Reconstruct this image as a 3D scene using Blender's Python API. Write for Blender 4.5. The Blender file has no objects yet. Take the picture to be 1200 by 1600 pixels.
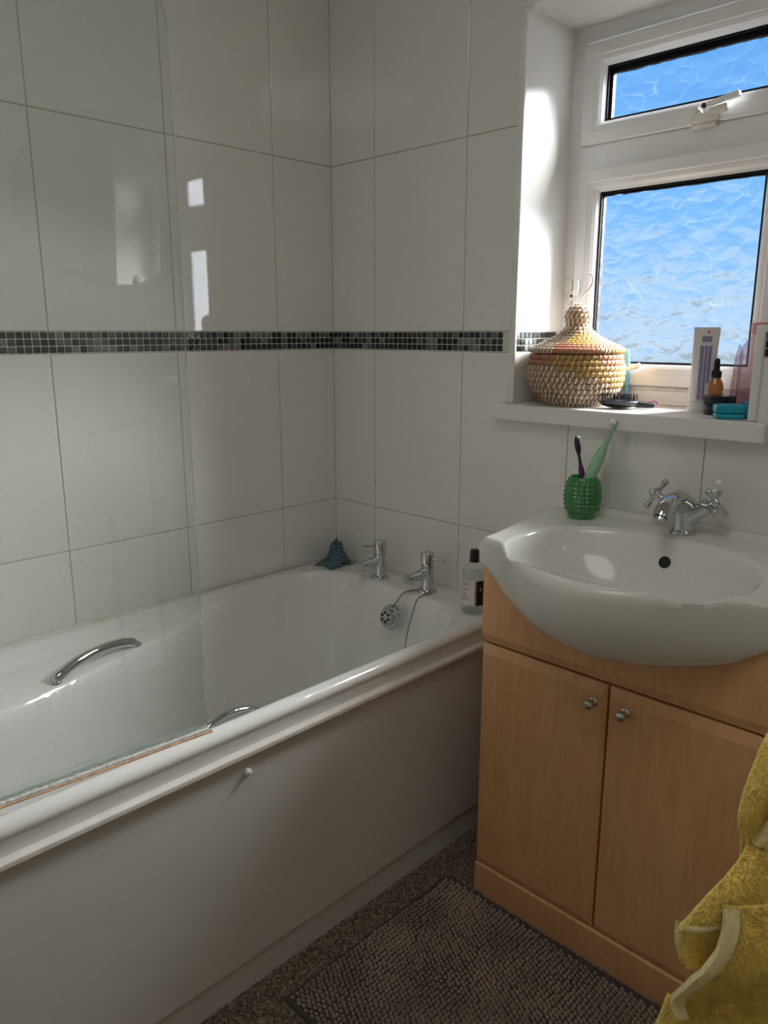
import bpy, bmesh, math, random
from mathutils import Vector, Matrix, noise
random.seed(7)
PI = math.pi
scene = bpy.context.scene
COL = scene.collection

# ------------------------------------------------------------------ camera
cam_d = bpy.data.cameras.new('camera')
cam = bpy.data.objects.new('camera', cam_d)
COL.objects.link(cam)
cam_d.sensor_fit = 'VERTICAL'
cam_d.sensor_height = 32.0
cam_d.lens = 1198.4 / 1600.0 * 32.0
cam_d.clip_start = 0.02
YAW, PITCH = math.radians(-44.598), math.radians(-13.106)
fwd = Vector((math.sin(YAW) * math.cos(PITCH), math.cos(YAW) * math.cos(PITCH), math.sin(PITCH)))
rgt = Vector((math.cos(YAW), -math.sin(YAW), 0))
upv = rgt.cross(fwd)
m = Matrix((rgt, upv, -fwd)).transposed().to_4x4()
m.translation = Vector((1.7508, -1.5615, 1.2691))
cam.matrix_world = m
scene.camera = cam

# ------------------------------------------------------------------ world (clear blue sky, pale at the horizon)
W = bpy.data.worlds.new('sky')
scene.world = W
W.use_nodes = True
nt = W.node_tree
nt.nodes.clear()
tc = nt.nodes.new('ShaderNodeTexCoord')
sep = nt.nodes.new('ShaderNodeSeparateXYZ')
rmp = nt.nodes.new('ShaderNodeValToRGB')
bg = nt.nodes.new('ShaderNodeBackground')
wo = nt.nodes.new('ShaderNodeOutputWorld')
mp = nt.nodes.new('ShaderNodeMapRange')
mp.inputs['From Min'].default_value = -0.2
mp.inputs['From Max'].default_value = 1.0
nt.links.new(tc.outputs['Generated'], sep.inputs[0])
nt.links.new(sep.outputs['Z'], mp.inputs['Value'])
nt.links.new(mp.outputs['Result'], rmp.inputs['Fac'])
nt.links.new(rmp.outputs['Color'], bg.inputs['Color'])
nt.links.new(bg.outputs[0], wo.inputs[0])
cr = rmp.color_ramp
cr.elements[0].position = 0.0
cr.elements[0].color = (0.20, 0.20, 0.18, 1)
cr.elements[1].position = 1.0
cr.elements[1].color = (0.06, 0.22, 0.62, 1)
for pos, c in ((0.10, (0.30, 0.36, 0.40)), (0.155, (0.50, 0.66, 0.83)), (0.20, (0.42, 0.63, 0.88)), (0.28, (0.20, 0.48, 0.92)), (0.5, (0.09, 0.31, 0.75))):
    e = cr.elements.new(pos)
    e.color = (*c, 1)
bg.inputs['Strength'].default_value = 1.15

# ------------------------------------------------------------------ lights
def sun(name, to, strength, angle, color):
    d = bpy.data.lights.new(name, 'SUN')
    d.energy = strength
    d.angle = math.radians(angle)
    d.color = color
    o = bpy.data.objects.new(name, d)
    COL.objects.link(o)
    o.rotation_euler = Vector(to).to_track_quat('Z', 'Y').to_euler()
    o.location = Vector(to) * 5
    return o
sun('sun_through_haze', (0.50, 0.75, 0.58), 78.0, 44.0, (1.0, 0.99, 0.965))
sun('bright_haze_round_sun', (0.80, 0.50, 0.33), 10.5, 90.0, (0.95, 0.98, 1.0))

vs = scene.view_settings
vs.view_transform = 'Standard'
vs.look = 'None'
vs.exposure = 0.0
vs.gamma = 1.0
vs.use_curve_mapping = False
scene.cycles.use_denoising = True
scene.cycles.max_bounces = 10
scene.cycles.diffuse_bounces = 6
scene.cycles.transparent_max_bounces = 24
scene.cycles.caustics_refractive = False
scene.cycles.sample_clamp_indirect = 6.0

# ------------------------------------------------------------------ materials
MATS = {}
def pm(name, col, rough=0.5, metal=0.0, spec=0.5, coat=0.0, nscale=0, namp=0.0, bump=0.0, bscale=50, stretch=None, **kw):
    """principled material with a little procedural colour variation and relief"""
    mt = bpy.data.materials.new(name)
    mt.use_nodes = True
    n = mt.node_tree
    b = n.nodes['Principled BSDF']
    b.inputs['Base Color'].default_value = (*col, 1)
    b.inputs['Roughness'].default_value = rough
    b.inputs['Metallic'].default_value = metal
    b.inputs['Specular IOR Level'].default_value = spec
    b.inputs['Coat Weight'].default_value = coat
    b.inputs['Coat Roughness'].default_value = 0.05
    for k, v in kw.items():
        b.inputs[k.replace('_', ' ')].default_value = v
    if nscale or bump:
        t = n.nodes.new('ShaderNodeTexCoord')
        mpn = n.nodes.new('ShaderNodeMapping')
        n.links.new(t.outputs['Object'], mpn.inputs[0])
        if stretch:
            mpn.inputs['Scale'].default_value = stretch
    if nscale:
        nz = n.nodes.new('ShaderNodeTexNoise')
        nz.inputs['Scale'].default_value = nscale
        nz.inputs['Detail'].default_value = 5
        n.links.new(mpn.outputs[0], nz.inputs['Vector'])
        r = n.nodes.new('ShaderNodeValToRGB')
        lo = [max(0, c * (1 - namp)) for c in col]
        hi = [min(1, c * (1 + namp)) for c in col]
        r.color_ramp.elements[0].position = 0.3
        r.color_ramp.elements[1].position = 0.7
        r.color_ramp.elements[0].color = (*lo, 1)
        r.color_ramp.elements[1].color = (*hi, 1)
        n.links.new(nz.outputs['Fac'], r.inputs[0])
        n.links.new(r.outputs[0], b.inputs['Base Color'])
    if bump:
        nb = n.nodes.new('ShaderNodeTexNoise')
        nb.inputs['Scale'].default_value = bscale
        n.links.new(mpn.outputs[0], nb.inputs['Vector'])
        bp = n.nodes.new('ShaderNodeBump')
        bp.inputs['Strength'].default_value = bump
        bp.inputs['Distance'].default_value = 0.002
        n.links.new(nb.outputs['Fac'], bp.inputs['Height'])
        n.links.new(bp.outputs[0], b.inputs['Normal'])
    MATS[name] = mt
    return mt

def glassmat(name, tint, refl=1.0, haze=0.0, haze_col=(0.8, 0.85, 0.82), rough=0.0, ior=1.45, layers_bump=0.0, bscale=40):
    """thin see-through sheet: tinted transparency plus fresnel gloss and an optional film of haze"""
    mt = bpy.data.materials.new(name)
    mt.use_nodes = True
    n = mt.node_tree
    n.nodes.clear()
    out = n.nodes.new('ShaderNodeOutputMaterial')
    tr = n.nodes.new('ShaderNodeBsdfTransparent')
    tr.inputs[0].default_value = (*tint, 1)
    gl = n.nodes.new('ShaderNodeBsdfGlossy')
    gl.inputs['Roughness'].default_value = rough
    lw = n.nodes.new('ShaderNodeLayerWeight')
    lw.inputs['Blend'].default_value = 0.5
    pw = n.nodes.new('ShaderNodeMath')
    pw.operation = 'POWER'
    pw.inputs[1].default_value = 5.0
    n.links.new(lw.outputs['Facing'], pw.inputs[0])
    f0 = ((ior - 1) / (ior + 1)) ** 2
    mu = n.nodes.new('ShaderNodeMath')
    mu.operation = 'MULTIPLY_ADD'
    mu.inputs[1].default_value = (1 - f0) * refl * 0.8
    mu.inputs[2].default_value = f0 * refl
    n.links.new(pw.outputs[0], mu.inputs[0])
    mx = n.nodes.new('ShaderNodeMixShader')
    n.links.new(mu.outputs[0], mx.inputs[0])
    last = tr.outputs[0]
    if haze:
        df = n.nodes.new('ShaderNodeBsdfDiffuse')
        df.inputs[0].default_value = (*haze_col, 1)
        mh = n.nodes.new('ShaderNodeMixShader')
        mh.inputs[0].default_value = haze
        n.links.new(tr.outputs[0], mh.inputs[1])
        n.links.new(df.outputs[0], mh.inputs[2])
        last = mh.outputs[0]
    n.links.new(last, mx.inputs[1])
    n.links.new(gl.outputs[0], mx.inputs[2])
    n.links.new(mx.outputs[0], out.inputs[0])
    if layers_bump:
        t = n.nodes.new('ShaderNodeTexCoord')
        nb = n.nodes.new('ShaderNodeTexNoise')
        nb.inputs['Scale'].default_value = bscale
        n.links.new(t.outputs['Object'], nb.inputs['Vector'])
        bp = n.nodes.new('ShaderNodeBump')
        bp.inputs['Strength'].default_value = layers_bump
        bp.inputs['Distance'].default_value = 0.003
        n.links.new(nb.outputs['Fac'], bp.inputs['Height'])
        n.links.new(bp.outputs[0], gl.inputs['Normal'])
    MATS[name] = mt
    return mt

pm('tile_reveal', (0.80, 0.80, 0.78), 0.28, spec=0.25, nscale=6, namp=0.02)
pm('tile_white', (0.775, 0.772, 0.745), 0.035, spec=0.75, nscale=2.5, namp=0.025, bump=0.05, bscale=7)
pm('grout', (0.46, 0.40, 0.35), 0.9, nscale=60, namp=0.2)
pm('grout_white', (0.66, 0.65, 0.62), 0.85, nscale=60, namp=0.12)
pm('wall_paint', (0.76, 0.73, 0.67), 0.8, nscale=8, namp=0.03, bump=0.1, bscale=120)
pm('plaster', (0.74, 0.72, 0.68), 0.8, nscale=8, namp=0.03, bump=0.1, bscale=120)
pm('paint_white', (0.80, 0.80, 0.79), 0.35, nscale=15, namp=0.03)
pm('upvc', (0.80, 0.80, 0.81), 0.28, nscale=10, namp=0.02)
pm('upvc_dirty', (0.72, 0.69, 0.64), 0.4, nscale=35, namp=0.12)
pm('acrylic', (0.83, 0.83, 0.815), 0.12, coat=0.5, nscale=3, namp=0.015)
pm('panel_white', (0.70, 0.69, 0.665), 0.32, nscale=4, namp=0.03)
pm('ceramic', (0.80, 0.80, 0.775), 0.11, nscale=3, namp=0.01)
pm('chrome', (0.60, 0.61, 0.63), 0.06, 1.0, nscale=20, namp=0.04)
pm('chrome_dull', (0.55, 0.56, 0.57), 0.22, 1.0, nscale=40, namp=0.1)
pm('chain_metal', (0.20, 0.20, 0.21), 0.3, 1.0, nscale=400, namp=0.5)
pm('black_gasket', (0.012, 0.013, 0.016), 0.6, spec=0.1, nscale=30, namp=0.2)
pm('black_plastic', (0.012, 0.012, 0.014), 0.25, nscale=30, namp=0.2)
pm('black_hole', (0.01, 0.01, 0.012), 0.6, nscale=30, namp=0.2)
pm('silicone', (0.70, 0.68, 0.60), 0.4, nscale=40, namp=0.1)
pm('seal', (0.62, 0.64, 0.62), 0.25, nscale=160, namp=0.35)
pm('rust_line', (0.62, 0.36, 0.22), 0.6, nscale=60, namp=0.35)
pm('trim_strip', (0.80, 0.78, 0.74), 0.3, nscale=25, namp=0.06)
pm('mat_fabric', (0.32, 0.26, 0.215), 0.95, spec=0.1, nscale=9, namp=0.25)
pm('mat_border', (0.085, 0.075, 0.072), 0.95, spec=0.1, nscale=90, namp=0.25)
pm('straw', (0.38, 0.25, 0.14), 0.75, spec=0.2, nscale=120, namp=0.4, bump=0.6, bscale=200, stretch=(1, 1, 4))
pm('raffia_white', (0.80, 0.74, 0.66), 0.6, nscale=80, namp=0.15)
pm('raffia_red', (0.58, 0.17, 0.12), 0.6, nscale=80, namp=0.2)
pm('raffia_yellow', (0.70, 0.47, 0.07), 0.6, nscale=80, namp=0.2)
pm('raffia_pink', (0.68, 0.42, 0.36), 0.6, nscale=80, namp=0.2)
pm('raffia_grey', (0.25, 0.23, 0.22), 0.6, nscale=80, namp=0.25)
pm('mint', (0.33, 0.55, 0.40), 0.35, nscale=20, namp=0.04)
pm('bristle_white', (0.85, 0.85, 0.83), 0.5, nscale=200, namp=0.1)
pm('navy_plastic', (0.012, 0.018, 0.035), 0.3, nscale=30, namp=0.2)
pm('purple_plastic', (0.10, 0.015, 0.12), 0.25, nscale=30, namp=0.2)
pm('label_white', (0.80, 0.80, 0.78), 0.5, nscale=30, namp=0.03)
pm('label_black', (0.012, 0.012, 0.013), 0.4, nscale=30, namp=0.2)
pm('print_grey', (0.20, 0.20, 0.21), 0.6, nscale=60, namp=0.2)
pm('print_violet', (0.27, 0.25, 0.42), 0.5, nscale=400, namp=0.6)
pm('print_red', (0.60, 0.10, 0.08), 0.5, nscale=60, namp=0.1)
pm('tube_white', (0.78, 0.74, 0.76), 0.35, nscale=30, namp=0.03)
pm('teal', (0.01, 0.33, 0.45), 0.3, nscale=30, namp=0.08)
pm('blue_pack', (0.03, 0.25, 0.50), 0.35, nscale=30, namp=0.08)
pm('pale_blue', (0.22, 0.58, 0.75), 0.3, nscale=30, namp=0.06)
pm('amber_liquid', (0.62, 0.26, 0.06), 0.12, coat=0.5, nscale=30, namp=0.06, Transmission_Weight=0.35)
pm('pink_cap', (0.62, 0.32, 0.32), 0.35, nscale=30, namp=0.05)
pm('mauve', (0.42, 0.17, 0.26), 0.6, nscale=60, namp=0.15)
pm('towel_yellow', (0.93, 0.72, 0.20), 0.95, spec=0.1, nscale=60, namp=0.12, bump=0.8, bscale=260, Sheen_Weight=0.3)
pm('towel_hem', (0.88, 0.76, 0.42), 0.85, spec=0.1, nscale=200, namp=0.1, bump=0.3, bscale=500)
pm('mirror', (0.9, 0.91, 0.91), 0.01, 1.0, nscale=3, namp=0.005)
pm('lampshade', (0.85, 0.84, 0.80), 0.5, nscale=3, namp=0.02)
glassmat('screen_glass', (0.95, 0.975, 0.962), 1.25, 0.015, ior=1.52)
glassmat('screen_edge', (0.72, 0.86, 0.80), 1.0, 0.30, (0.72, 0.84, 0.78), rough=0.1)
glassmat('clear_plastic', (0.96, 0.97, 0.965), 1.0, 0.06, (0.8, 0.8, 0.78))
glassmat('clear_liquid', (0.93, 0.94, 0.935), 0.6, 0.05, (0.7, 0.72, 0.70))
glassmat('pink_plastic', (0.86, 0.76, 0.80), 0.8, 0.12, (0.8, 0.6, 0.62))
glassmat('green_glass', (0.26, 0.84, 0.40), 2.6, 0.34, (0.008, 0.27, 0.07), rough=0.08, ior=1.55)

glassmat('plain_glass', (0.99, 0.995, 1.0), 0.3)
# wood: pale beech veneer with vertical grain
def wood():
    mt = bpy.data.materials.new('beech')
    mt.use_nodes = True
    n = mt.node_tree
    b = n.nodes['Principled BSDF']
    t = n.nodes.new('ShaderNodeTexCoord')
    mpn = n.nodes.new('ShaderNodeMapping')
    mpn.inputs['Scale'].default_value = (1, 1, 0.24)
    n.links.new(t.outputs['Object'], mpn.inputs[0])
    nz = n.nodes.new('ShaderNodeTexNoise')
    nz.inputs['Scale'].default_value = 11
    nz.inputs['Detail'].default_value = 3
    nz.inputs['Distortion'].default_value = 0.8
    n.links.new(mpn.outputs[0], nz.inputs['Vector'])
    wv = n.nodes.new('ShaderNodeMath')
    wv.operation = 'MULTIPLY'
    wv.inputs[1].default_value = 5.0
    n.links.new(nz.outputs['Fac'], wv.inputs[0])
    fr = n.nodes.new('ShaderNodeMath')
    fr.operation = 'PINGPONG'
    fr.inputs[1].default_value = 0.5
    n.links.new(wv.outputs[0], fr.inputs[0])
    n2 = n.nodes.new('ShaderNodeTexNoise')
    n2.inputs['Scale'].default_value = 160
    n2.inputs['Detail'].default_value = 4
    mp2 = n.nodes.new('ShaderNodeMapping')
    mp2.inputs['Scale'].default_value = (1, 1, 0.05)
    n.links.new(t.outputs['Object'], mp2.inputs[0])
    n.links.new(mp2.outputs[0], n2.inputs['Vector'])
    r = n.nodes.new('ShaderNodeValToRGB')
    r.color_ramp.elements[0].color = (0.72, 0.395, 0.185, 1)
    r.color_ramp.elements[1].color = (0.77, 0.44, 0.215, 1)
    r.color_ramp.elements[0].position = 0.0
    r.color_ramp.elements[1].position = 0.45
    n.links.new(fr.outputs[0], r.inputs[0])
    r2 = n.nodes.new('ShaderNodeValToRGB')
    r2.color_ramp.elements[0].color = (0.93, 0.92, 0.91, 1)
    r2.color_ramp.elements[1].color = (1, 1, 1, 1)
    r2.color_ramp.elements[0].position = 0.35
    r2.color_ramp.elements[1].position = 0.6
    n.links.new(n2.outputs['Fac'], r2.inputs[0])
    mx = n.nodes.new('ShaderNodeMix')
    mx.data_type = 'RGBA'
    mx.blend_type = 'MULTIPLY'
    mx.inputs[0].default_value = 1.0
    n.links.new(r.outputs[0], mx.inputs[6])
    n.links.new(r2.outputs[0], mx.inputs[7])
    n.links.new(mx.outputs[2], b.inputs['Base Color'])
    b.inputs['Roughness'].default_value = 0.38
    MATS['beech'] = mt
wood()

def carpet():
    for nm, dark, light in (('carpet', (0.10, 0.075, 0.055), (0.42, 0.34, 0.27)),):
        mt = bpy.data.materials.new(nm)
        mt.use_nodes = True
        n = mt.node_tree
        b = n.nodes['Principled BSDF']
        t = n.nodes.new('ShaderNodeTexCoord')
        v = n.nodes.new('ShaderNodeTexVoronoi')
        v.inputs['Scale'].default_value = 260
        n.links.new(t.outputs['Object'], v.inputs['Vector'])
        s = n.nodes.new('ShaderNodeSeparateColor')
        n.links.new(v.outputs['Color'], s.inputs[0])
        r = n.nodes.new('ShaderNodeValToRGB')
        r.color_ramp.elements[0].color = (*dark, 1)
        r.color_ramp.elements[1].color = (*light, 1)
        n.links.new(s.outputs[0], r.inputs[0])
        n.links.new(r.outputs[0], b.inputs['Base Color'])
        b.inputs['Roughness'].default_value = 0.95
        b.inputs['Specular IOR Level'].default_value = 0.1
        MATS[nm] = mt
carpet()

def pane_glass():
    """wrinkled obscure glass: crinkles bend the view of the sky and catch a little light"""
    mt = bpy.data.materials.new('obscure_glass')
    mt.use_nodes = True
    n = mt.node_tree
    n.nodes.clear()
    L = n.links.new
    out = n.nodes.new('ShaderNodeOutputMaterial')
    t = n.nodes.new('ShaderNodeTexCoord')
    mpn = n.nodes.new('ShaderNodeMapping')
    mpn.inputs['Scale'].default_value = (1.0, 1.0, 1.45)
    L(t.outputs['Object'], mpn.inputs[0])
    w = n.nodes.new('ShaderNodeTexNoise')
    w.inputs['Scale'].default_value = 14
    w.inputs['Detail'].default_value = 2
    L(mpn.outputs[0], w.inputs['Vector'])
    wm = n.nodes.new('ShaderNodeMix')
    wm.data_type = 'RGBA'
    wm.blend_type = 'LINEAR_LIGHT'
    wm.inputs[0].default_value = 0.035
    L(mpn.outputs[0], wm.inputs[6])
    L(w.outputs['Color'], wm.inputs[7])
    hs = []
    for sc, wt in ((15, 1.0), (31, 0.35)):
        vo = n.nodes.new('ShaderNodeTexVoronoi')
        vo.inputs['Scale'].default_value = sc
        L(wm.outputs[2], vo.inputs['Vector'])
        mu = n.nodes.new('ShaderNodeMath')
        mu.operation = 'MULTIPLY'
        mu.inputs[1].default_value = wt
        L(vo.outputs['Distance'], mu.inputs[0])
        hs.append(mu)
    ad = n.nodes.new('ShaderNodeMath')
    L(hs[0].outputs[0], ad.inputs[0])
    L(hs[1].outputs[0], ad.inputs[1])
    bp = n.nodes.new('ShaderNodeBump')
    bp.inputs['Strength'].default_value = 0.85
    bp.inputs['Distance'].default_value = 0.02
    L(ad.outputs[0], bp.inputs['Height'])
    tr = n.nodes.new('ShaderNodeBsdfTransparent')
    tr.inputs[0].default_value = (0.97, 0.98, 0.99, 1)
    rf = n.nodes.new('ShaderNodeBsdfRefraction')
    rf.inputs['IOR'].default_value = 1.16
    rf.inputs['Roughness'].default_value = 0.0
    L(bp.outputs[0], rf.inputs['Normal'])
    mx = n.nodes.new('ShaderNodeMixShader')
    mx.inputs[0].default_value = 0.6
    L(tr.outputs[0], mx.inputs[1])
    L(rf.outputs[0], mx.inputs[2])
    # thin ridge lines, broken up by noise, scatter a little daylight
    vo2 = n.nodes.new('ShaderNodeTexVoronoi')
    vo2.feature = 'DISTANCE_TO_EDGE'
    vo2.inputs['Scale'].default_value = 15
    L(wm.outputs[2], vo2.inputs['Vector'])
    rr = n.nodes.new('ShaderNodeMapRange')
    rr.inputs['From Min'].default_value = 0.0
    rr.inputs['From Max'].default_value = 0.022
    rr.inputs['To Min'].default_value = 1.0
    rr.inputs['To Max'].default_value = 0.0
    L(vo2.outputs['Distance'], rr.inputs['Value'])
    n3 = n.nodes.new('ShaderNodeTexNoise')
    n3.inputs['Scale'].default_value = 26
    L(mpn.outputs[0], n3.inputs['Vector'])
    r3 = n.nodes.new('ShaderNodeMapRange')
    r3.inputs['From Min'].default_value = 0.45
    r3.inputs['From Max'].default_value = 0.65
    r3.inputs['To Max'].default_value = 0.014
    L(n3.outputs['Fac'], r3.inputs['Value'])
    m3 = n.nodes.new('ShaderNodeMath')
    m3.operation = 'MULTIPLY'
    L(rr.outputs[0], m3.inputs[0])
    L(r3.outputs[0], m3.inputs[1])
    tl = n.nodes.new('ShaderNodeBsdfTranslucent')
    tl.inputs[0].default_value = (0.9, 0.95, 1.0, 1)
    ml = n.nodes.new('ShaderNodeMixShader')
    L(m3.outputs[0], ml.inputs[0])
    L(mx.outputs[0], ml.inputs[1])
    L(tl.outputs[0], ml.inputs[2])
    L(ml.outputs[0], out.inputs[0])
    MATS['obscure_glass'] = mt
pane_glass()

MOSAIC = []
for i, c in enumerate(((0.012, 0.015, 0.016), (0.02, 0.025, 0.027), (0.05, 0.065, 0.066), (0.17, 0.20, 0.195), (0.10, 0.125, 0.12), (0.03, 0.036, 0.036))):
    MOSAIC.append(pm('mosaic_%d' % i, c, 0.12, nscale=140, namp=0.55, bump=0.3, bscale=90))

# ------------------------------------------------------------------ geometry helpers
def acc(parent):
    v = Vector((0, 0, 0))
    while parent is not None:
        v += parent.location
        parent = parent.parent
    return v

class MB:
    def __init__(self):
        self.bm = bmesh.new()
        self.mi = 0
    def vf(self, verts, faces):
        vs_ = [self.bm.verts.new(v) for v in verts]
        out = []
        for f in faces:
            try:
                fc = self.bm.faces.new([vs_[i] for i in f])
                fc.material_index = self.mi
                out.append(fc)
            except ValueError:
                pass
        return vs_, out
    def box(self, x0, x1, y0, y1, z0, z1, bev=0.0, seg=2):
        v = [(x0, y0, z0), (x1, y0, z0), (x1, y1, z0), (x0, y1, z0), (x0, y0, z1), (x1, y0, z1), (x1, y1, z1), (x0, y1, z1)]
        f = [(0, 3, 2, 1), (4, 5, 6, 7), (0, 1, 5, 4), (1, 2, 6, 5), (2, 3, 7, 6), (3, 0, 4, 7)]
        vs_, fs = self.vf(v, f)
        if bev:
            es = list({e for fc in fs for e in fc.edges})
            bmesh.ops.bevel(self.bm, geom=es, offset=bev, segments=seg, profile=0.5, affect='EDGES')
        return self
    def tube(self, pts, rad, seg=12, cap=True):
        pts = [Vector(p) for p in pts]
        n = len(pts)
        if not isinstance(rad, (list, tuple)):
            rad = [rad] * n
        tans = []
        for i in range(n):
            a = pts[max(0, i - 1)]
            b = pts[min(n - 1, i + 1)]
            t = (b - a)
            tans.append(t.normalized() if t.length > 1e-9 else Vector((0, 0, 1)))
        ref = Vector((0, 0, 1)) if abs(tans[0].z) < 0.9 else Vector((1, 0, 0))
        nrm = tans[0].cross(ref).normalized()
        verts, faces = [], []
        for i in range(n):
            t = tans[i]
            nrm = (nrm - t * nrm.dot(t)).normalized()
            bn = t.cross(nrm)
            for k in range(seg):
                a = 2 * PI * k / seg
                verts.append(pts[i] + (nrm * math.cos(a) + bn * math.sin(a)) * rad[i])
        for i in range(n - 1):
            for k in range(seg):
                faces.append((i * seg + k, i * seg + (k + 1) % seg, (i + 1) * seg + (k + 1) % seg, (i + 1) * seg + k))
        if cap:
            faces.append(tuple(reversed(range(seg))))
            faces.append(tuple((n - 1) * seg + k for k in range(seg)))
        self.vf(verts, faces)
        return self
    def lathe(self, prof, c=(0, 0, 0), axis=(0, 0, 1), seg=32, disp=None):
        """prof: (radius, height) along the axis"""
        ax = Vector(axis).normalized()
        ref = Vector((1, 0, 0)) if abs(ax.x) < 0.9 else Vector((0, 1, 0))
        u = ax.cross(ref).normalized()
        v = ax.cross(u)
        c = Vector(c)
        verts, faces = [], []
        for j, (r, h) in enumerate(prof):
            for k in range(seg):
                a = 2 * PI * k / seg
                rr = r + (disp(a, h) if disp else 0)
                verts.append(c + ax * h + (u * math.cos(a) + v * math.sin(a)) * max(rr, 1e-5))
        n = len(prof)
        for j in range(n - 1):
            for k in range(seg):
                faces.append((j * seg + k, j * seg + (k + 1) % seg, (j + 1) * seg + (k + 1) % seg, (j + 1) * seg + k))
        if prof[0][0] > 1e-4:
            faces.append(tuple(reversed(range(seg))))
        if prof[-1][0] > 1e-4:
            faces.append(tuple((n - 1) * seg + k for k in range(seg)))
        self.vf(verts, faces)
        return self
    def grid(self, rows, closed=False):
        """rows: list of equal-length lists of points"""
        nr, nc = len(rows), len(rows[0])
        verts = [p for r in rows for p in r]
        faces = []
        for i in range(nr - 1):
            for k in range(nc if closed else nc - 1):
                faces.append((i * nc + k, i * nc + (k + 1) % nc, (i + 1) * nc + (k + 1) % nc, (i + 1) * nc + k))
        return self.vf(verts, faces)
    def ring(self, x0, x1, z0, z1, prof):
        """picture-frame sweep in the XZ plane with mitred corners; prof: (inset, y)"""
        verts, faces = [], []
        for (i, y) in prof:
            verts += [(x0 + i, y, z0 + i), (x1 - i, y, z0 + i), (x1 - i, y, z1 - i), (x0 + i, y, z1 - i)]
        for j in range(len(prof) - 1):
            for k in range(4):
                faces.append((j * 4 + k, j * 4 + (k + 1) % 4, (j + 1) * 4 + (k + 1) % 4, (j + 1) * 4 + k))
        self.vf(verts, faces)
        return self
    def done(self, name, mat, parent=None, smooth=False, angle=None, recalc=True, **props):
        bm = self.bm
        if recalc:
            bmesh.ops.recalc_face_normals(bm, faces=bm.faces[:])
        me = bpy.data.meshes.new(name)
        bm.to_mesh(me)
        bm.free()
        for mm in (mat if isinstance(mat, (list, tuple)) else [mat]):
            me.materials.append(MATS[mm] if isinstance(mm, str) else mm)
        o = bpy.data.objects.new(name, me)
        COL.objects.link(o)
        if parent is not None:
            o.parent = parent
            me.transform(Matrix.Translation(-acc(parent)))
        if smooth:
            me.polygons.foreach_set('use_smooth', [True] * len(me.polygons))
            if angle:
                me.set_sharp_from_angle(angle=math.radians(angle))
        for k, v in props.items():
            o[k] = v
        return o

def rebase(o, loc):
    """move a top-level mesh's origin to its base without moving it"""
    loc = Vector(loc)
    o.data.transform(Matrix.Translation(-loc))
    o.location = loc
    return o

def thing(name, loc, label, cat, group=None, kind=None):
    o = bpy.data.objects.new(name, None)
    o.empty_display_size = 0.05
    COL.objects.link(o)
    o.location = loc
    if label:
        o['label'] = label
    if cat:
        o['category'] = cat
    if group:
        o['group'] = group
    if kind:
        o['kind'] = kind
    return o

def lerp(a, b, t):
    return a + (b - a) * t
def sstep(a, b, x):
    t = max(0.0, min(1.0, (x - a) / (b - a)))
    return t * t * (3 - 2 * t)
def interp(tab, x):
    """smooth piecewise interpolation through (x, y) pairs sorted by x"""
    if x <= tab[0][0]:
        return tab[0][1]
    for i in range(len(tab) - 1):
        if x <= tab[i + 1][0]:
            t = (x - tab[i][0]) / (tab[i + 1][0] - tab[i][0])
            p0 = tab[max(0, i - 1)]
            p1, p2 = tab[i], tab[i + 1]
            p3 = tab[min(len(tab) - 1, i + 2)]
            m1 = (p2[1] - p0[1]) / max(1e-9, p2[0] - p0[0]) * (p2[0] - p1[0])
            m2 = (p3[1] - p1[1]) / max(1e-9, p3[0] - p1[0]) * (p2[0] - p1[0])
            t2, t3 = t * t, t * t * t
            return (2 * t3 - 3 * t2 + 1) * p1[1] + (t3 - 2 * t2 + t) * m1 + (-2 * t3 + 3 * t2) * p2[1] + (t3 - t2) * m2
    return tab[-1][1]

# ================================================================== ROOM SHELL
RX, RY, RZ = 2.25, -1.75, 2.40           # right wall, front wall, ceiling
OX0, OX1, OZ0, OZ1 = 0.637, 1.222, 1.10, 1.980   # opening in the tiling (outside the corner beads)
IX0, IX1, IZ1 = 0.654, 1.205, 1.965      # clear reveal
SILL_Z = 1.103
PIER, OX2 = 1.283, 1.290                  # right cheek steps back above the mosaic band

b = MB()
b.box(-0.1, RX + 0.1, RY - 0.1, 0.3, -0.1, 0.0)
floor = b.done('floor', 'carpet', kind='structure', label='speckled brown cut-pile carpet')
b = MB()
b.box(-0.1, RX + 0.1, RY - 0.1, 0.215, RZ, RZ + 0.1)
ceiling = b.done('ceiling', 'plaster', kind='structure', label='plain white ceiling')
b = MB()
b.box(-0.1, -0.0016, RY - 0.1, 0.215, 0, RZ)
wall_left = b.done('wall_left', 'grout', kind='structure', label='white glossy tiled wall along the bath with a dark mosaic band')
b = MB()
b.box(RX, RX + 0.1, RY - 0.1, 0.215, 0, RZ)
wall_right = b.done('wall_right', 'wall_paint', kind='structure', label='plain painted wall opposite the bath')
b = MB()
b.box(-0.1, RX + 0.1, RY - 0.1, RY, 0, RZ)
wall_front = b.done('wall_front', 'wall_paint', kind='structure', label='plain painted wall at the other end of the bath')
b = MB()
b.box(-0.0016, OX0, 0.0016, 0.215, 0, RZ)
b.box(OX1, RX, 0.0016, 0.215, 0, PIER)
b.box(OX2, RX, 0.0016, 0.215, PIER, RZ)
b.box(OX0, OX1, 0.0016, 0.215, 0, OZ0)
b.box(OX0, OX2, 0.0016, 0.215, OZ1, RZ)
wall_back = b.done('wall_back', 'grout', kind='structure', label='white glossy tiled wall with the window recess')

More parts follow.
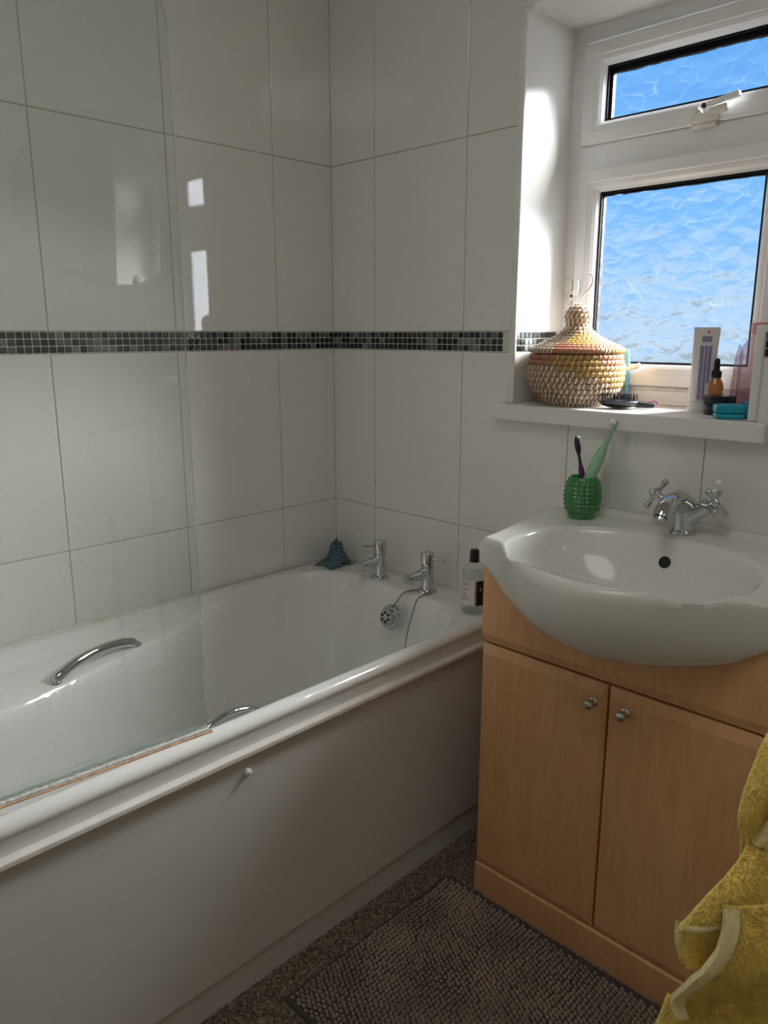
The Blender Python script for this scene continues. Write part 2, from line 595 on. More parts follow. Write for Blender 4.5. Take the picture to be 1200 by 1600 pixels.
ROWS = ((0.3143, 0.7693), (0.7693, 1.2243), (1.2737, 1.7291), (1.7291, 2.184), (2.184, RZ))
GAP = 0.0011
def tile_obj(poly_cells, to3d, nrm, parent, name='wall_tile', mat='tile_white'):
    """poly_cells: rectangles (u0,u1,v0,v1) sharing edges that form one tile"""
    bm = bmesh.new()
    us = sorted({c for r in poly_cells for c in r[:2]})
    vs2 = sorted({c for r in poly_cells for c in r[2:]})
    cache = {}
    def V(u, v):
        if (u, v) not in cache:
            cache[(u, v)] = bm.verts.new(to3d(u, v))
        return cache[(u, v)]
    fs = []
    for r in poly_cells:
        ul = [u for u in us if r[0] <= u <= r[1]]
        vl = [v for v in vs2 if r[2] <= v <= r[3]]
        for i in range(len(ul) - 1):
            for k in range(len(vl) - 1):
                fs.append(bm.faces.new([V(ul[i], vl[k]), V(ul[i + 1], vl[k]), V(ul[i + 1], vl[k + 1]), V(ul[i], vl[k + 1])]))
    if len(fs) > 1:
        fs = bmesh.ops.dissolve_faces(bm, faces=fs)['region']
    for f in fs:
        f.normal_update()
        if f.normal.dot(Vector(nrm)) < 0:
            f.normal_flip()
    r = bmesh.ops.inset_region(bm, faces=fs, thickness=0.0013, depth=0.0, use_boundary=True)
    keep = set()
    for f in fs:
        for v in f.verts:
            keep.add(v)
    outer = [v for v in bm.verts if v not in keep]
    for v in outer:
        v.co -= Vector(nrm) * 0.0009
    oe = [e for e in bm.edges if len(e.link_faces) == 1]
    ex = bmesh.ops.extrude_edge_only(bm, edges=oe)
    for g in ex['geom']:
        if isinstance(g, bmesh.types.BMVert):
            g.co -= Vector(nrm) * 0.004
    bmesh.ops.recalc_face_normals(bm, faces=bm.faces[:])
    me = bpy.data.meshes.new(name)
    bm.to_mesh(me)
    bm.free()
    me.materials.append(MATS[mat])
    o = bpy.data.objects.new(name, me)
    COL.objects.link(o)
    o.parent = parent
    return o

# left wall tiles
ys = [GAP, -0.2066]
while ys[-1] - 0.318 > RY:
    ys.append(ys[-1] - 0.318)
ys.append(RY)
for z0, z1 in ROWS:
    for a, c in zip(ys[:-1], ys[1:]):
        tile_obj([(c + GAP, a - GAP, z0 + GAP, z1 - GAP)], lambda u, v: (0.0, u, v), (1, 0, 0), wall_left)
# back wall tiles, cut around the window recess
xs = [-GAP, 0.1737]
while xs[-1] + 0.318 < RX:
    xs.append(xs[-1] + 0.318)
xs.append(RX)
for z0, z1 in ROWS:
    for a, c in zip(xs[:-1], xs[1:]):
        x0, x1, q0, q1 = a + GAP, c - GAP, z0 + GAP, z1 - GAP
        cu = sorted({x0, x1} | {v for v in (OX0, OX1, OX2) if x0 < v < x1})
        cv = sorted({q0, q1} | {v for v in (OZ0, PIER, OZ1) if q0 < v < q1})
        cells = []
        for i in range(len(cu) - 1):
            for k in range(len(cv) - 1):
                mx_, mz_ = (cu[i] + cu[i + 1]) / 2, (cv[k] + cv[k + 1]) / 2
                if not (OX0 < mx_ < (OX1 if mz_ < PIER else OX2) and OZ0 < mz_ < OZ1):
                    cells.append((cu[i], cu[i + 1], cv[k], cv[k + 1]))
        if cells:
            tile_obj(cells, lambda u, v: (u, 0.0, v), (0, -1, 0), wall_back)

# mosaic band: three rows of small dark glass tiles
MZ0, MP, MPH = 1.2256, 0.0158, 0.0176
def mosaic_mesh(axis, mat):
    bm_ = MB()
    s, d = 0.0077, 0.0035
    bm_.box(-s, s, -d, d, -0.0069, 0.0069)
    bm_.bm.verts.ensure_lookup_table()
    es = list(bm_.bm.edges)
    bmesh.ops.bevel(bm_.bm, geom=es, offset=0.0011, segments=1, affect='EDGES')
    if axis == 'x':
        bmesh.ops.rotate(bm_.bm, verts=bm_.bm.verts[:], cent=(0, 0, 0), matrix=Matrix.Rotation(PI / 2, 3, 'Z'))
    me = bpy.data.meshes.new('mosaic_tile')
    bm_.bm.to_mesh(me)
    bm_.bm.free()
    me.materials.append(mat)
    return me
MM = {ax: [mosaic_mesh(ax, mm) for mm in MOSAIC] for ax in 'xy'}
PICK = [0, 0, 1, 1, 1, 5, 5, 2, 2, 4, 4, 3, 3]
def mosaic(parent, pts, axis):
    for p in pts:
        o = bpy.data.objects.new('mosaic_tile', MM[axis][random.choice(PICK)])
        COL.objects.link(o)
        o.parent = parent
        o.location = Vector(p) - acc(parent)
        tilt = 0.012
        o.rotation_euler = (random.uniform(-tilt, tilt), random.uniform(-tilt, tilt), random.uniform(-tilt, tilt))
def mosaic_rest(parent, pts, axis):
    b_ = MB()
    for p in pts:
        b_.mi = random.choice(PICK)
        b_.box(p[0] - 0.0035, p[0] + 0.0035, p[1] - 0.0077, p[1] + 0.0077, p[2] - 0.0066, p[2] + 0.0066)
    b_.done('mosaic_tiles', MOSAIC, parent, kind='stuff')
rowz = [MZ0 + MP * (k + 0.5) for k in range(3)]
pl = [(-0.0026, -0.0085 - MPH * i, z) for i in range(int(-RY / MPH) - 1) for z in rowz]
mosaic(wall_left, pl[:288], 'x')
mosaic_rest(wall_left, pl[288:], 'x')
pb = [(0.0092 + MPH * i, 0.0026, z) for i in range(int((OX0 - 0.004) / MPH)) for z in rowz]
pb += [(OX1 + 0.009 + MPH * i, 0.0026, z) for i in range(40) for z in rowz]
mosaic(wall_back, pb, 'y')
# grout bed of the band
b = MB()
b.box(-0.004, -0.0012, RY, 0.0, 1.2250, 1.2730)
b.done('mosaic_grout', 'grout_white', wall_left)
b = MB()
b.box(0.0, OX0, 0.0012, 0.004, 1.2250, 1.2730)
b.box(OX1, RX, 0.0012, 0.004, 1.2250, 1.2730)
b.done('mosaic_grout', 'grout_white', wall_back)

# window reveal: tiled sides, mosaic band on the left cheek, plastered head
for side, X, s in (('l', IX0, 1), ('r', IX1, -1)):
    for z0, z1 in ((SILL_Z, 1.2243), (1.2737, IZ1 if s > 0 else PIER)):
        b = MB()
        b.box(min(X, X - s * 0.02), max(X, X - s * 0.02), 0.0016, 0.2, z0, z1, 0.001, 1)
        b.done('reveal_tile', 'tile_reveal', wall_back)
    b = MB()
    b.box(min(X - s * 0.002, X - s * 0.02), max(X - s * 0.002, X - s * 0.02), 0.0016, 0.2, 1.2243, 1.2737)
    b.done('mosaic_grout', 'grout_white', wall_back)
    mosaic(wall_back, [(X - s * 0.0026, 0.010 + MPH * i, z) for i in range(10) for z in rowz], 'x')
b = MB()
b.box(OX0, OX2, 0.0016, 0.2, IZ1, OZ1 + 0.002)
b.box(OX0 - 0.012, OX0 + 0.03, 0.0017, 0.03, IZ1 - 0.01, OZ1 + 0.03)
b.done('reveal_head', 'paint_white', wall_back)
b = MB()
b.box(OX2 - 0.004, OX2 + 0.01, 0.0016, 0.2, PIER, IZ1)
b.done('reveal_tile', 'tile_white', wall_back)
b = MB()
b.box(IX1, OX2 + 0.002, -0.003, 0.2, PIER - 0.010, PIER + 0.0015)
b.done('reveal_ledge', 'paint_white', wall_back)
# corner beads round the recess
def bead(x0, x1, z0, z1, n, lab):
    b_ = MB()
    b_.box(x0, x1, -0.004, 0.006, z0, z1, 0.0035, 3)
    b_.done('trim_%d' % n, 'paint_white', smooth=True, angle=40, kind='structure', label=lab)
bead(OX0, IX0 + 0.0005, SILL_Z, IZ1 - 0.0007, 1, 'white plastic corner bead left of the window recess')
bead(IX1 - 0.0005, OX1, SILL_Z, PIER + 0.002, 2, 'white plastic corner bead right of the window recess')
bead(OX0 - 0.003, OX2, IZ1 - 0.0005, OZ1 + 0.001, 3, 'white plastic corner bead above the window recess')

# sill board
b = MB()
b.box(0.617, 1.249, -0.030, 0.0, 1.064, SILL_Z, 0.004, 3)
b.box(IX0, IX1, -0.005, 0.2, 1.08, SILL_Z)
o = b.done('trim_4', 'paint_white', kind='structure', label='white painted window sill board projecting over the basin')

# skirting on the wall behind the camera and on the right
b = MB()
b.box(RX - 0.015, RX, RY, 0.0, 0, 0.09, 0.003)
b.done('baseboard_right', 'paint_white', kind='structure', label='white skirting board under the right wall')
b = MB()
b.box(0.75, RX - 0.016, RY, RY + 0.015, 0, 0.09, 0.003)
b.done('baseboard_front', 'paint_white', kind='structure', label='white skirting board under the wall behind the camera')

# ================================================================== WINDOW
WIN = thing('window_1', (0.9295, 0.2, SILL_Z), 'white plastic window with a small top light and wrinkled obscure glass', None, kind='structure')
b = MB()
b.ring(IX0, IX1, SILL_Z, IZ1, [(0, 0.235), (0, 0.197), (0.026, 0.197), (0.034, 0.200), (0.034, 0.235), (0, 0.235)])
b.done('frame', 'upvc', WIN)
b = MB()
b.box(IX0 + 0.034, IX1 - 0.034, 0.197, 0.235, 1.6497, 1.706, 0.002, 1)
b.done('transom', 'upvc', WIN)
b = MB()
b.box(IX1, OX2, 0.197, 0.235, PIER, IZ1, 0.001, 1)
b.done('frame_extension', 'upvc', WIN)
b = MB()
b.box(IX0 + 0.034, IX1 - 0.034, 0.196, 0.235, SILL_Z + 0.034, 1.146, 0.002, 1)
b.box(IX0, IX1, 0.192, 0.198, SILL_Z, SILL_Z + 0.008, 0.002, 1)
b.done('bottom_rail', 'upvc_dirty', WIN)
SX0, SX1 = 0.688, 1.171
def sash(z0, z1, name):
    s = MB()
    s.ring(SX0, SX1, z0, z1, [(0.0, 0.23), (0.0, 0.1885), (0.002, 0.1865), (0.027, 0.1865), (0.030, 0.189), (0.033, 0.189), (0.040, 0.191), (0.046, 0.197), (0.050, 0.206), (0.0505, 0.212), (0.0505, 0.23), (0.0, 0.23)])
    so = s.done(name, 'upvc', WIN)
    g = MB()
    g.ring(SX0, SX1, z0, z1, [(0.0495, 0.2125), (0.0495, 0.2075), (0.0545, 0.2075), (0.0545, 0.2125), (0.0495, 0.2125)])
    dk = 0.016 if z1 > 1.8 else 0.008
    g.box(SX0 + 0.05, SX1 - 0.05, 0.2165, 0.230, z1 - 0.05 - dk, z1 - 0.05)
    g.box(SX0 + 0.05, SX0 + 0.05 + dk * 0.7, 0.2165, 0.230, z0 + 0.05, z1 - 0.05)
    g.box(SX1 - 0.056, SX1 - 0.05, 0.2165, 0.230, z0 + 0.05, z1 - 0.05)
    g.done('gasket', 'black_gasket', so)
    g = MB()
    g.box(SX0 + 0.05, SX1 - 0.05, 0.2135, 0.2160, z0 + 0.048, z1 - 0.05)
    g.bm.normal_update()
    for f in g.bm.faces:
        f.material_index = 0 if f.normal.y < -0.9 else 1
    g.done('glass_pane', ['obscure_glass', 'plain_glass'], so)
    return so
up = sash(1.706, 1.925, 'top_sash')
lo = sash(1.148, 1.6497, 'bottom_sash')

# top-light stay: bracket, pivoting arm, peg
st = MB()
st.box(0.960, 1.018, 0.172, 0.1865, 1.7065, 1.724, 0.002)
st.box(0.960, 1.012, 0.180, 0.198, 1.697, 1.7075, 0.002)
st.tube([(0.972, 0.180, 1.724), (0.972, 0.176, 1.738)], [0.006, 0.005], 12)
st.tube([(0.975, 0.181, 1.729), (0.992, 0.176, 1.709)], [0.007, 0.005], 10)
stay = st.done('stay_bracket', 'upvc_dirty', up, smooth=True, angle=40)
st = MB()
st.box(0, 0.070, -0.006, 0.006, -0.0055, 0.0055, 0.002)
bmesh.ops.rotate(st.bm, verts=st.bm.verts[:], cent=(0, 0, 0), matrix=Matrix.Rotation(math.radians(-6), 3, 'Z') @ Matrix.Rotation(math.radians(-7), 3, 'Y'))
bmesh.ops.translate(st.bm, verts=st.bm.verts[:], vec=(0.996, 0.172, 1.737))
st.done('stay_arm', 'upvc', up)
st = MB()
st.tube([(1.004, 0.170, 1.722), (1.036, 0.170, 1.7255)], [0.0085, 0.0085], 14)
st.lathe([(0.0, 0), (0.006, 0.001), (0.0085, 0.004), (0.0085, 0.006)], (1.042, 0.170, 1.726), (-1, 0, -0.1), 14)
st.done('stay_peg', 'upvc_dirty', up, smooth=True, angle=40)
st = MB()
st.lathe([(0.0055, 0), (0.0055, 0.004), (0.003, 0.006), (0, 0.006)], (0.990, 0.172, 1.7365), (0, -1, 0), 14)
st.done('stay_screw', 'navy_plastic', up, smooth=True, angle=40)
# casement handle on the lower sash stile
hd = MB()
hd.box(0.676, 0.700, 0.184, 0.1968, 1.350, 1.374, 0.003, 3)
hd.box(0.664, 0.684, 0.190, 0.1968, 1.340, 1.400, 0.002, 2)
h0 = hd.done('handle_plate', 'upvc_dirty', lo, smooth=True, angle=40)
hd = MB()
hd.tube([(0.700, 0.181, 1.362), (0.704, 0.179, 1.376), (0.705, 0.179, 1.390), (0.703, 0.181, 1.400)], [0.0065, 0.007, 0.006, 0.0045], 12)
hd.done('handle', 'upvc', lo, smooth=True, angle=50)
hd = MB()
hd.lathe([(0.0035, 0), (0.0035, 0.001), (0, 0.001)], (0.689, 0.1805, 1.360), (0, -1, 0), 12)
hd.done('keyhole', 'black_hole', lo)

# ================================================================== BATH
RIM = 0.581
BATH = thing('bathtub', (0.34, -0.85, 0.0), 'white acrylic bathtub with chrome grips and a plain white side panel', 'bathtub')
XL = ((-1.75, 0.16), (-1.5, 0.22), (-1.32, 0.26), (-1.12, 0.262), (-0.9, 0.205), (-0.6, 0.118), (-0.45, 0.066), (-0.3, 0.040), (-0.1, 0.036), (0.0, 0.036))
def tub_z(x, y):
    xl = interp(XL, y)
    xr = 0.650
    y1, y0 = -0.096, -1.60
    # rounded-rectangle inside distance, measured with a corner radius
    R = 0.165
    cx, hx = (xl + xr) / 2, (xr - xl) / 2
    cy, hy = (y0 + y1) / 2, (y1 - y0) / 2
    qx, qy = abs(x - cx) - (hx - R), abs(y - cy) - (hy - R)
    d = R - (math.hypot(max(qx, 0), max(qy, 0)) + min(max(qx, qy), 0))
    # far end away from the taps is a long slope to lie against
    slope_end = sstep(-1.05, -1.6, y)
    wall = 0.075 + 0.28 * slope_end
    zs = RIM
    if xl > 0.06 and x < xl + 0.05:
        k = max(0.0, min(1.0, (x - 0.022) / max(0.02, xl - 0.022)))
        zs = RIM - 0.030 * sstep(0, 0.35, k) * sstep(0.05, 0.14, xl) * (0.7 + 0.3 * k) * sstep(RY, -1.5, y)
    if d <= -0.012:
        return zs
    t = (d + 0.012) / 0.03
    lip = 0.012 * min(1.0, t) ** 2
    e = max(0.0, d - 0.004)
    s = min(1.0, e / wall)
    depth = 0.395 * (1 - (1 - s) ** 2.4)
    z = zs - lip - depth
    return z
b = MB()
gx = [0.002, 0.01]
x = 0.018
while x < 0.654:
    gx.append(x)
    x += 0.0058
gx += [0.655]
gy = []
y = -0.001
while y > -0.40:
    gy.append(y)
    y -= 0.0055
while y > RY + 0.05:
    gy.append(y)
    y -= 0.012
gy.append(RY + 0.03)
EDGE = ((0.660, 0.581), (0.666, 0.5802), (0.672, 0.578), (0.677, 0.574), (0.6805, 0.5685), (0.681, 0.563), (0.679, 0.556), (0.675, 0.548), (0.671, 0.541), (0.669, 0.534), (0.6685, 0.522))
rows = []
for y in gy:
    r = [Vector((x, y, tub_z(x, y))) for x in gx]
    r += [Vector((ex, y, ez)) for ex, ez in EDGE]
    rows.append(r)
b.grid(rows)
b.done('tub', 'acrylic', BATH, smooth=True)
# silicone bead where the bath meets the tiles
b = MB()
b.tube([(0.0045, -0.005, RIM + 0.001), (0.0045, RY + 0.04, RIM + 0.001)], 0.004, 8)
b.tube([(0.004, -0.0048, RIM + 0.001), (0.676, -0.0048, RIM + 0.001)], 0.004, 8)
b.done('silicone_seal', 'silicone', BATH, smooth=True)
b = MB()
b.box(0.6665, 0.6870, RY + 0.03, -0.003, 0.5130, 0.5240, 0.0022, 2)
b.done('panel_trim', 'trim_strip', BATH)
b = MB()
b.box(0.655, 0.674, RY + 0.03, -0.003, 0.073, 0.5135, 0.001, 1)
pn = b.done('side_panel', 'panel_white', BATH)
b = MB()
b.lathe([(0.0, 0.010), (0.005, 0.0098), (0.0075, 0.007), (0.0078, 0.003), (0.007, 0.0)], (0.674, -0.832, 0.4785), (1, 0, 0), 20)
b.done('screw_cap', 'upvc', pn, smooth=True, angle=60)
b = MB()
b.box(0.650, 0.668, RY + 0.03, -0.003, 0.0, 0.0725, 0.001, 1)
b.done('plinth', 'panel_white', BATH)

def grip(pts, r, name='grip'):
    g = MB()
    P = [Vector(p) for p in pts]
    path, rad = [], []
    n = 22
    for i in range(n + 1):
        t = i / n
        base = P[0].lerp(P[1], t)
        lift = (math.sin(PI * t) ** 0.55) * 0.030
        path.append(base + Vector((0, 0, lift - 0.002)))
        rad.append(r * (1.25 - 0.3 * math.sin(PI * t)))
    g.tube(path, rad, 14)
    go = g.done(name, 'chrome', BATH, smooth=True)
    for p in P:
        g = MB()
        g.lathe([(0.015, -0.010), (0.015, 0.002), (0.012, 0.005), (0.0, 0.005)], p, (0, 0, 1), 18)
        g.done('grip_foot', 'chrome', go, smooth=True, angle=50)
grip([(0.207, -0.985, tub_z(0.207, -0.985)), (0.142, -0.768, tub_z(0.142, -0.768))], 0.0105)
grip([(0.637, -0.905, 0.556), (0.632, -0.765, 0.553)], 0.0075)

# overflow rose with six holes on the tap-end wall
oc = Vector((0.378, -0.146, 0.516))
on = Vector((0, -0.97, 0.24)).normalized()
b = MB()
b.lathe([(0.0345, -0.012), (0.0345, 0.0), (0.032, 0.004), (0.024, 0.005), (0.0225, 0.005), (0.0225, 0.016), (0.020, 0.019), (0.0, 0.0195)], oc, on, 32)
ov = b.done('overflow_cover', 'chrome_dull', BATH, smooth=True, angle=40)
b = MB()
u = on.cross(Vector((0, 0, 1))).normalized()
v = u.cross(on)
for k in range(6):
    a = k * PI / 3 + 0.3
    b.lathe([(0.0042, 0.019), (0.0042, 0.0203), (0.0, 0.0203)], oc + (u * math.cos(a) + v * math.sin(a)) * 0.0125, on, 10)
b.done('overflow_holes', 'black_hole', ov)
# ball chain from the near tap into the bath
def smooth_path(ctrl, n=10):
    out = []
    C = [Vector(c) for c in ctrl]
    for i in range(len(C) - 1):
        p0, p1, p2, p3 = C[max(0, i - 1)], C[i], C[i + 1], C[min(len(C) - 1, i + 2)]
        for k in range(n):
            t = k / n
            out.append(0.5 * ((2 * p1) + (-p0 + p2) * t + (2 * p0 - 5 * p1 + 4 * p2 - p3) * t * t + (-p0 + 3 * p1 - 3 * p2 + p3) * t ** 3))
    out.append(C[-1])
    return out
b = MB()
b.tube(smooth_path([(0.427, -0.066, 0.584), (0.405, -0.085, 0.584), (0.390, -0.108, 0.577), (0.386, -0.130, 0.555), (0.384, -0.148, 0.545)]), 0.0015, 6)
pth = smooth_path([(0.458, -0.068, 0.584), (0.452, -0.090, 0.5835), (0.449, -0.113, 0.577), (0.449, -0.130, 0.55), (0.449, -0.150, 0.50), (0.449, -0.168, 0.43), (0.445, -0.185, 0.36), (0.43, -0.22, 0.22)])
b.tube(pth, 0.0015, 6)
b.done('plug_chain', 'chain_metal', BATH, smooth=True)

# bath taps
def pillar_tap(x, y, lever_dir, label):
    t = thing('bath_tap', (x, y, RIM), label, 'tap', 'chrome pillar taps on the bath')
    z = RIM
    p = MB()
    p.lathe([(0.0235, 0.0), (0.0240, 0.003), (0.0235, 0.006), (0.019, 0.008), (0.0165, 0.0085)], (x, y, z), seg=36)
    p.done('base_ring', 'chrome', t, smooth=True, angle=40)
    p = MB()
    p.lathe([(0.0158, 0.006), (0.0158, 0.0665), (0.0145, 0.0675), (0.0, 0.0675)], (x, y, z), seg=36)
    p.done('body', 'chrome', t, smooth=True, angle=40)
    p = MB()
    p.lathe([(0.0140, 0.066), (0.0140, 0.0685), (0.0164, 0.0692), (0.0166, 0.099), (0.0155, 0.1005), (0.0, 0.1005)], (x, y, z), seg=36)
    hd_ = p.done('head', 'chrome', t, smooth=True, angle=40)
    p = MB()
    d = Vector((lever_dir[0], lever_dir[1], 0)).normalized()
    c0 = Vector((x, y, z + 0.088))
    p.tube([c0 + d * 0.012, c0 + d * 0.016 + Vector((0, 0, 0.001)), c0 + d * 0.05 + Vector((0, 0, lever_dir[2]))], [0.0042, 0.0042, 0.0042], 12)
    p.done('lever', 'chrome', hd_, smooth=True, angle=50)
    p = MB()
    p.tube([(x, y, z + 0.050), (x, y - 0.03, z + 0.0495), (x, y - 0.070, z + 0.047), (x, y - 0.073, z + 0.0467)], [0.0125, 0.0122, 0.0118, 0.0105], 20)
    sp = p.done('spout', 'chrome', t, smooth=True, angle=50)
    p = MB()
    p.lathe([(0.0075, 0), (0.0075, 0.006), (0.006, 0.0065), (0.0, 0.0065)], (x, y - 0.060, z + 0.0385), (0, 0, -1), 16)
    p.done('spout_nozzle', 'chrome_dull', sp, smooth=True, angle=40)
    for q in list(t.children):
        q.data.transform(Matrix.Scale(1.11, 4))
        for g in q.children:
            g.data.transform(Matrix.Scale(1.11, 4))
    return t
pillar_tap(0.256, -0.062, (-0.25, -1.0, 0.006), 'chrome bath tap in the middle, lever pointing to the blue cloth')
pillar_tap(0.4335, -0.058, (0.9, 0.15, -0.003), 'chrome bath tap with the plug chain round its foot')

# ================================================================== SHOWER SCREEN
SD = Vector((0.0282, 0.3407, 0)).normalized()          # along the pane towards the window
SN = Vector((SD.y, -SD.x, 0))
SE = Vector((0.6535, -0.897, 0))                        # free end
SLEN = 0.822
SCR = thing('shower_screen', (SE.x, SE.y, RIM), 'clear frameless glass shower screen standing on the bath rim', 'shower screen')
b = MB()
prof = []
zt, zb, rc = 1.79, RIM + 0.012, 0.095
prof.append((0.0, zb))
for k in range(13):
    a = PI / 2 * k / 12
    prof.append((rc - rc * math.cos(a), zt - rc + rc * math.sin(a)))
prof.append((SLEN, zt))
prof.append((SLEN, zb))
th = 0.003
front = [SE - SD * s + SN * th + Vector((0, 0, z)) for s, z in prof]
back = [SE - SD * s - SN * th + Vector((0, 0, z)) for s, z in prof]
n = len(prof)
vsb = front + back
fcs = [tuple(range(n)), tuple(reversed(range(n, 2 * n)))]
b.vf(vsb, fcs)
b.mi = 1
for k in range(n):
    k2 = (k + 1) % n
    b.vf([vsb[k], vsb[k2], vsb[n + k2], vsb[n + k]], [(0, 1, 2, 3)])
b.done('glass_panel', ['screen_glass', 'screen_edge'], SCR, recalc=True)
def along(bld, o0, o1, z0, z1, s0=0.0, s1=SLEN):
    """bar following the pane: o0..o1 across, z0..z1 high"""
    P = []
    for s in (s0, s1):
        for o_, z_ in ((o0, z0), (o1, z0), (o1, z1), (o0, z1)):
            P.append(SE - SD * s + SN * o_ + Vector((0, 0, z_)))
    bld.vf(P, [(0, 1, 2, 3), (7, 6, 5, 4), (0, 4, 5, 1), (1, 5, 6, 2), (2, 6, 7, 3), (3, 7, 4, 0)])
b = MB()
along(b, -0.006, 0.0045, RIM + 0.006, RIM + 0.018, 0.001)
b.done('seal_channel', 'clear_plastic', SCR)
b = MB()
along(b, -0.008, 0.010, RIM + 0.0005, RIM + 0.0065, 0.0)
b.done('drip_seal', 'seal', SCR)
b = MB()
along(b, 0.0085, 0.0125, RIM + 0.0002, RIM + 0.0025, -0.004)
b.done('stain_line', 'rust_line', SCR)
b = MB()
e = SE - SD * (SLEN + 0.004)
b.box(e.x - 0.014, e.x + 0.014, RY + 0.0, e.y + 0.012, RIM + 0.002, 1.79, 0.002)
b.done('wall_profile', 'chrome_dull', SCR)

# ================================================================== VANITY CABINET
CX0, CX1, CY = 0.812, 1.412, -0.308
CAB = thing('vanity_cabinet', (1.112, -0.15, 0), 'pale beech vanity cabinet with two doors and chrome knobs under the basin', 'cabinet')
b = MB()
b.box(CX0, CX0 + 0.016, -0.290, -0.012, 0.0, 0.80)
b.box(CX1 - 0.016, CX1, -0.290, -0.012, 0.0, 0.80)
b.box(CX0 + 0.016, CX1 - 0.016, -0.289, -0.012, 0.078, 0.094)
b.box(CX0 + 0.016, CX1 - 0.016, -0.018, -0.012, 0.094, 0.80)
b.done('carcass', 'beech', CAB)
def bevel_panel(x0, x1, z0, z1, y, sides):
    """front panel with a sloped margin along the named edges; sides = l r b t inset widths"""
    l, r_, bo, to = sides
    d = 0.0055
    p = MB()
    P = [(x0, y + d if l or bo else y, z0), (x1, y + d, z0), (x1, y + d, z1), (x0, y + d, z1)]
    V = [(x0, y + d, z0), (x1, y + d, z0), (x1, y + d, z1), (x0, y + d, z1),
         (x0 + l, y, z0 + bo), (x1 - r_, y, z0 + bo), (x1 - r_, y, z1 - to), (x0 + l, y, z1 - to),
         (x0, y + 0.0175, z0), (x1, y + 0.0175, z0), (x1, y + 0.0175, z1), (x0, y + 0.0175, z1)]
    F = [(4, 5, 6, 7), (0, 1, 5, 4), (1, 2, 6, 5), (2, 3, 7, 6), (3, 0, 4, 7), (0, 8, 9, 1), (1, 9, 10, 2), (2, 10, 11, 3), (3, 11, 8, 0), (8, 11, 10, 9)]
    p.vf(V, F)
    return p
ZB = ((0.0, 0.694), (0.104, 0.703), (0.17, 0.7185), (0.226, 0.739), (0.30, 0.794), (0.312, 0.803))   # lower line of the basin apron
b = MB()
rows = []
for i in range(41):                                                     # cut away in a curve under the basin
    x = lerp(CX0, CX1, i / 40)
    zt_ = min(0.80, interp(ZB, abs(x - 1.112)) + 0.005)
    rows.append([Vector(p) for p in ((x, CY + 0.0175, 0.6232), (x, CY + 0.0055, 0.6232), (x, CY, 0.6412), (x, CY, zt_), (x, CY + 0.0175, zt_))])
b.grid(rows, closed=True)
for r in (rows[0], rows[-1]):
    b.vf(r, [(0, 1, 2, 3, 4)])
bmesh.ops.remove_doubles(b.bm, verts=b.bm.verts[:], dist=1e-6)
b.done('fascia', 'beech', CAB)
for x0, x1, kx in ((CX0, 1.1098, 1.0838), (1.1142, CX1, 1.1505)):
    dr = bevel_panel(x0, x1, 0.0785, 0.6178, CY, (0.004, 0.010, 0.014, 0.022) if x0 == CX0 else (0.004, 0.010, 0.014, 0.022)).done('door', 'beech', CAB)
    k = MB()
    k.lathe([(0.0095, 0.0), (0.0095, 0.002), (0.006, 0.004), (0.0045, 0.009), (0.005, 0.012), (0.0085, 0.015), (0.0098, 0.019), (0.0090, 0.0235), (0.005, 0.026), (0.0, 0.0265)], (kx, CY, 0.576), (0, -1, 0), 24)
    k.done('knob', 'chrome', dr, smooth=True, angle=50)
bevel_panel(CX0, CX1, 0.0, 0.0755, CY - 0.001, (0.0002, 0.0002, 0.0002, 0.003)).done('plinth', 'beech', CAB)

# ================================================================== BASIN
BX0, BX1, BCX = 0.800, 1.424, 1.112
YF = ((0.0, -0.481), (0.06, -0.470), (0.132, -0.431), (0.218, -0.362), (0.262, -0.331), (0.312, -0.305))
BASIN = thing('wash_basin', (BCX, -0.2, 0.80), 'white ceramic semi-recessed basin with a bulging front on the cabinet', 'basin')
def basin_z(x, y, yf):
    ax = abs(x - BCX)
    v = y / yf
    z = 0.874 - 0.010 * sstep(0.1, 1.0, v)
    z -= 0.010 * sstep(0.20, 0.312, ax) * sstep(0.3, 1.0, v)
    z += 0.010 * (1 - sstep(0.004, 0.022, -y))                      # small upstand at the wall
    r = math.hypot((x - BCX) / 0.232, (y + 0.278) / 0.165)
    r4 = (abs((x - BCX) / 0.232) ** 2.3 + abs((y + 0.278) / 0.165) ** 2.3) ** (1 / 2.3)
    t = max(0.0, min(1.0, (1.04 - r4) / 0.75))
    dep = 0.132 * (1 - (1 - t) ** 2.2) * sstep(1.05, 0.90, r4)
    z -= dep
    # rolled outer edge
    e = (yf - y) * -1
    edge = min(abs(y - yf), x - BX0, BX1 - x)
    if edge < 0.012:
        z -= 0.010 * (1 - edge / 0.012) ** 2
    return z
NU, NV, NA = 121, 90, 16
cols = []
for i in range(NU):
    x = lerp(BX0, BX1, i / (NU - 1))
    ax = abs(x - BCX)
    yf = interp(YF, ax)
    zb_ = interp(ZB, ax)
    col_ = []
    for k in range(NV + 1):
        v = k / NV
        v = v + 0.12 * math.sin(2 * PI * v) / (2 * PI)
        y = -0.0015 + (yf + 0.0015) * v
        col_.append(Vector((x, y, basin_z(x, y, yf))))
    ze = col_[-1].z
    yb = -0.3082
    for k in range(1, NA + 1):
        th_ = PI / 2 * k / NA
        yy = yb + (yf - yb) * math.cos(th_) ** 0.75 if yf < yb else yb
        zz = ze - (ze - zb_) * math.sin(th_) ** 1.05
        col_.append(Vector((x, min(yy, -0.3082 if k > 0 and yf < yb else yy), zz)))
    cols.append(col_)
b = MB()
b.grid(cols)
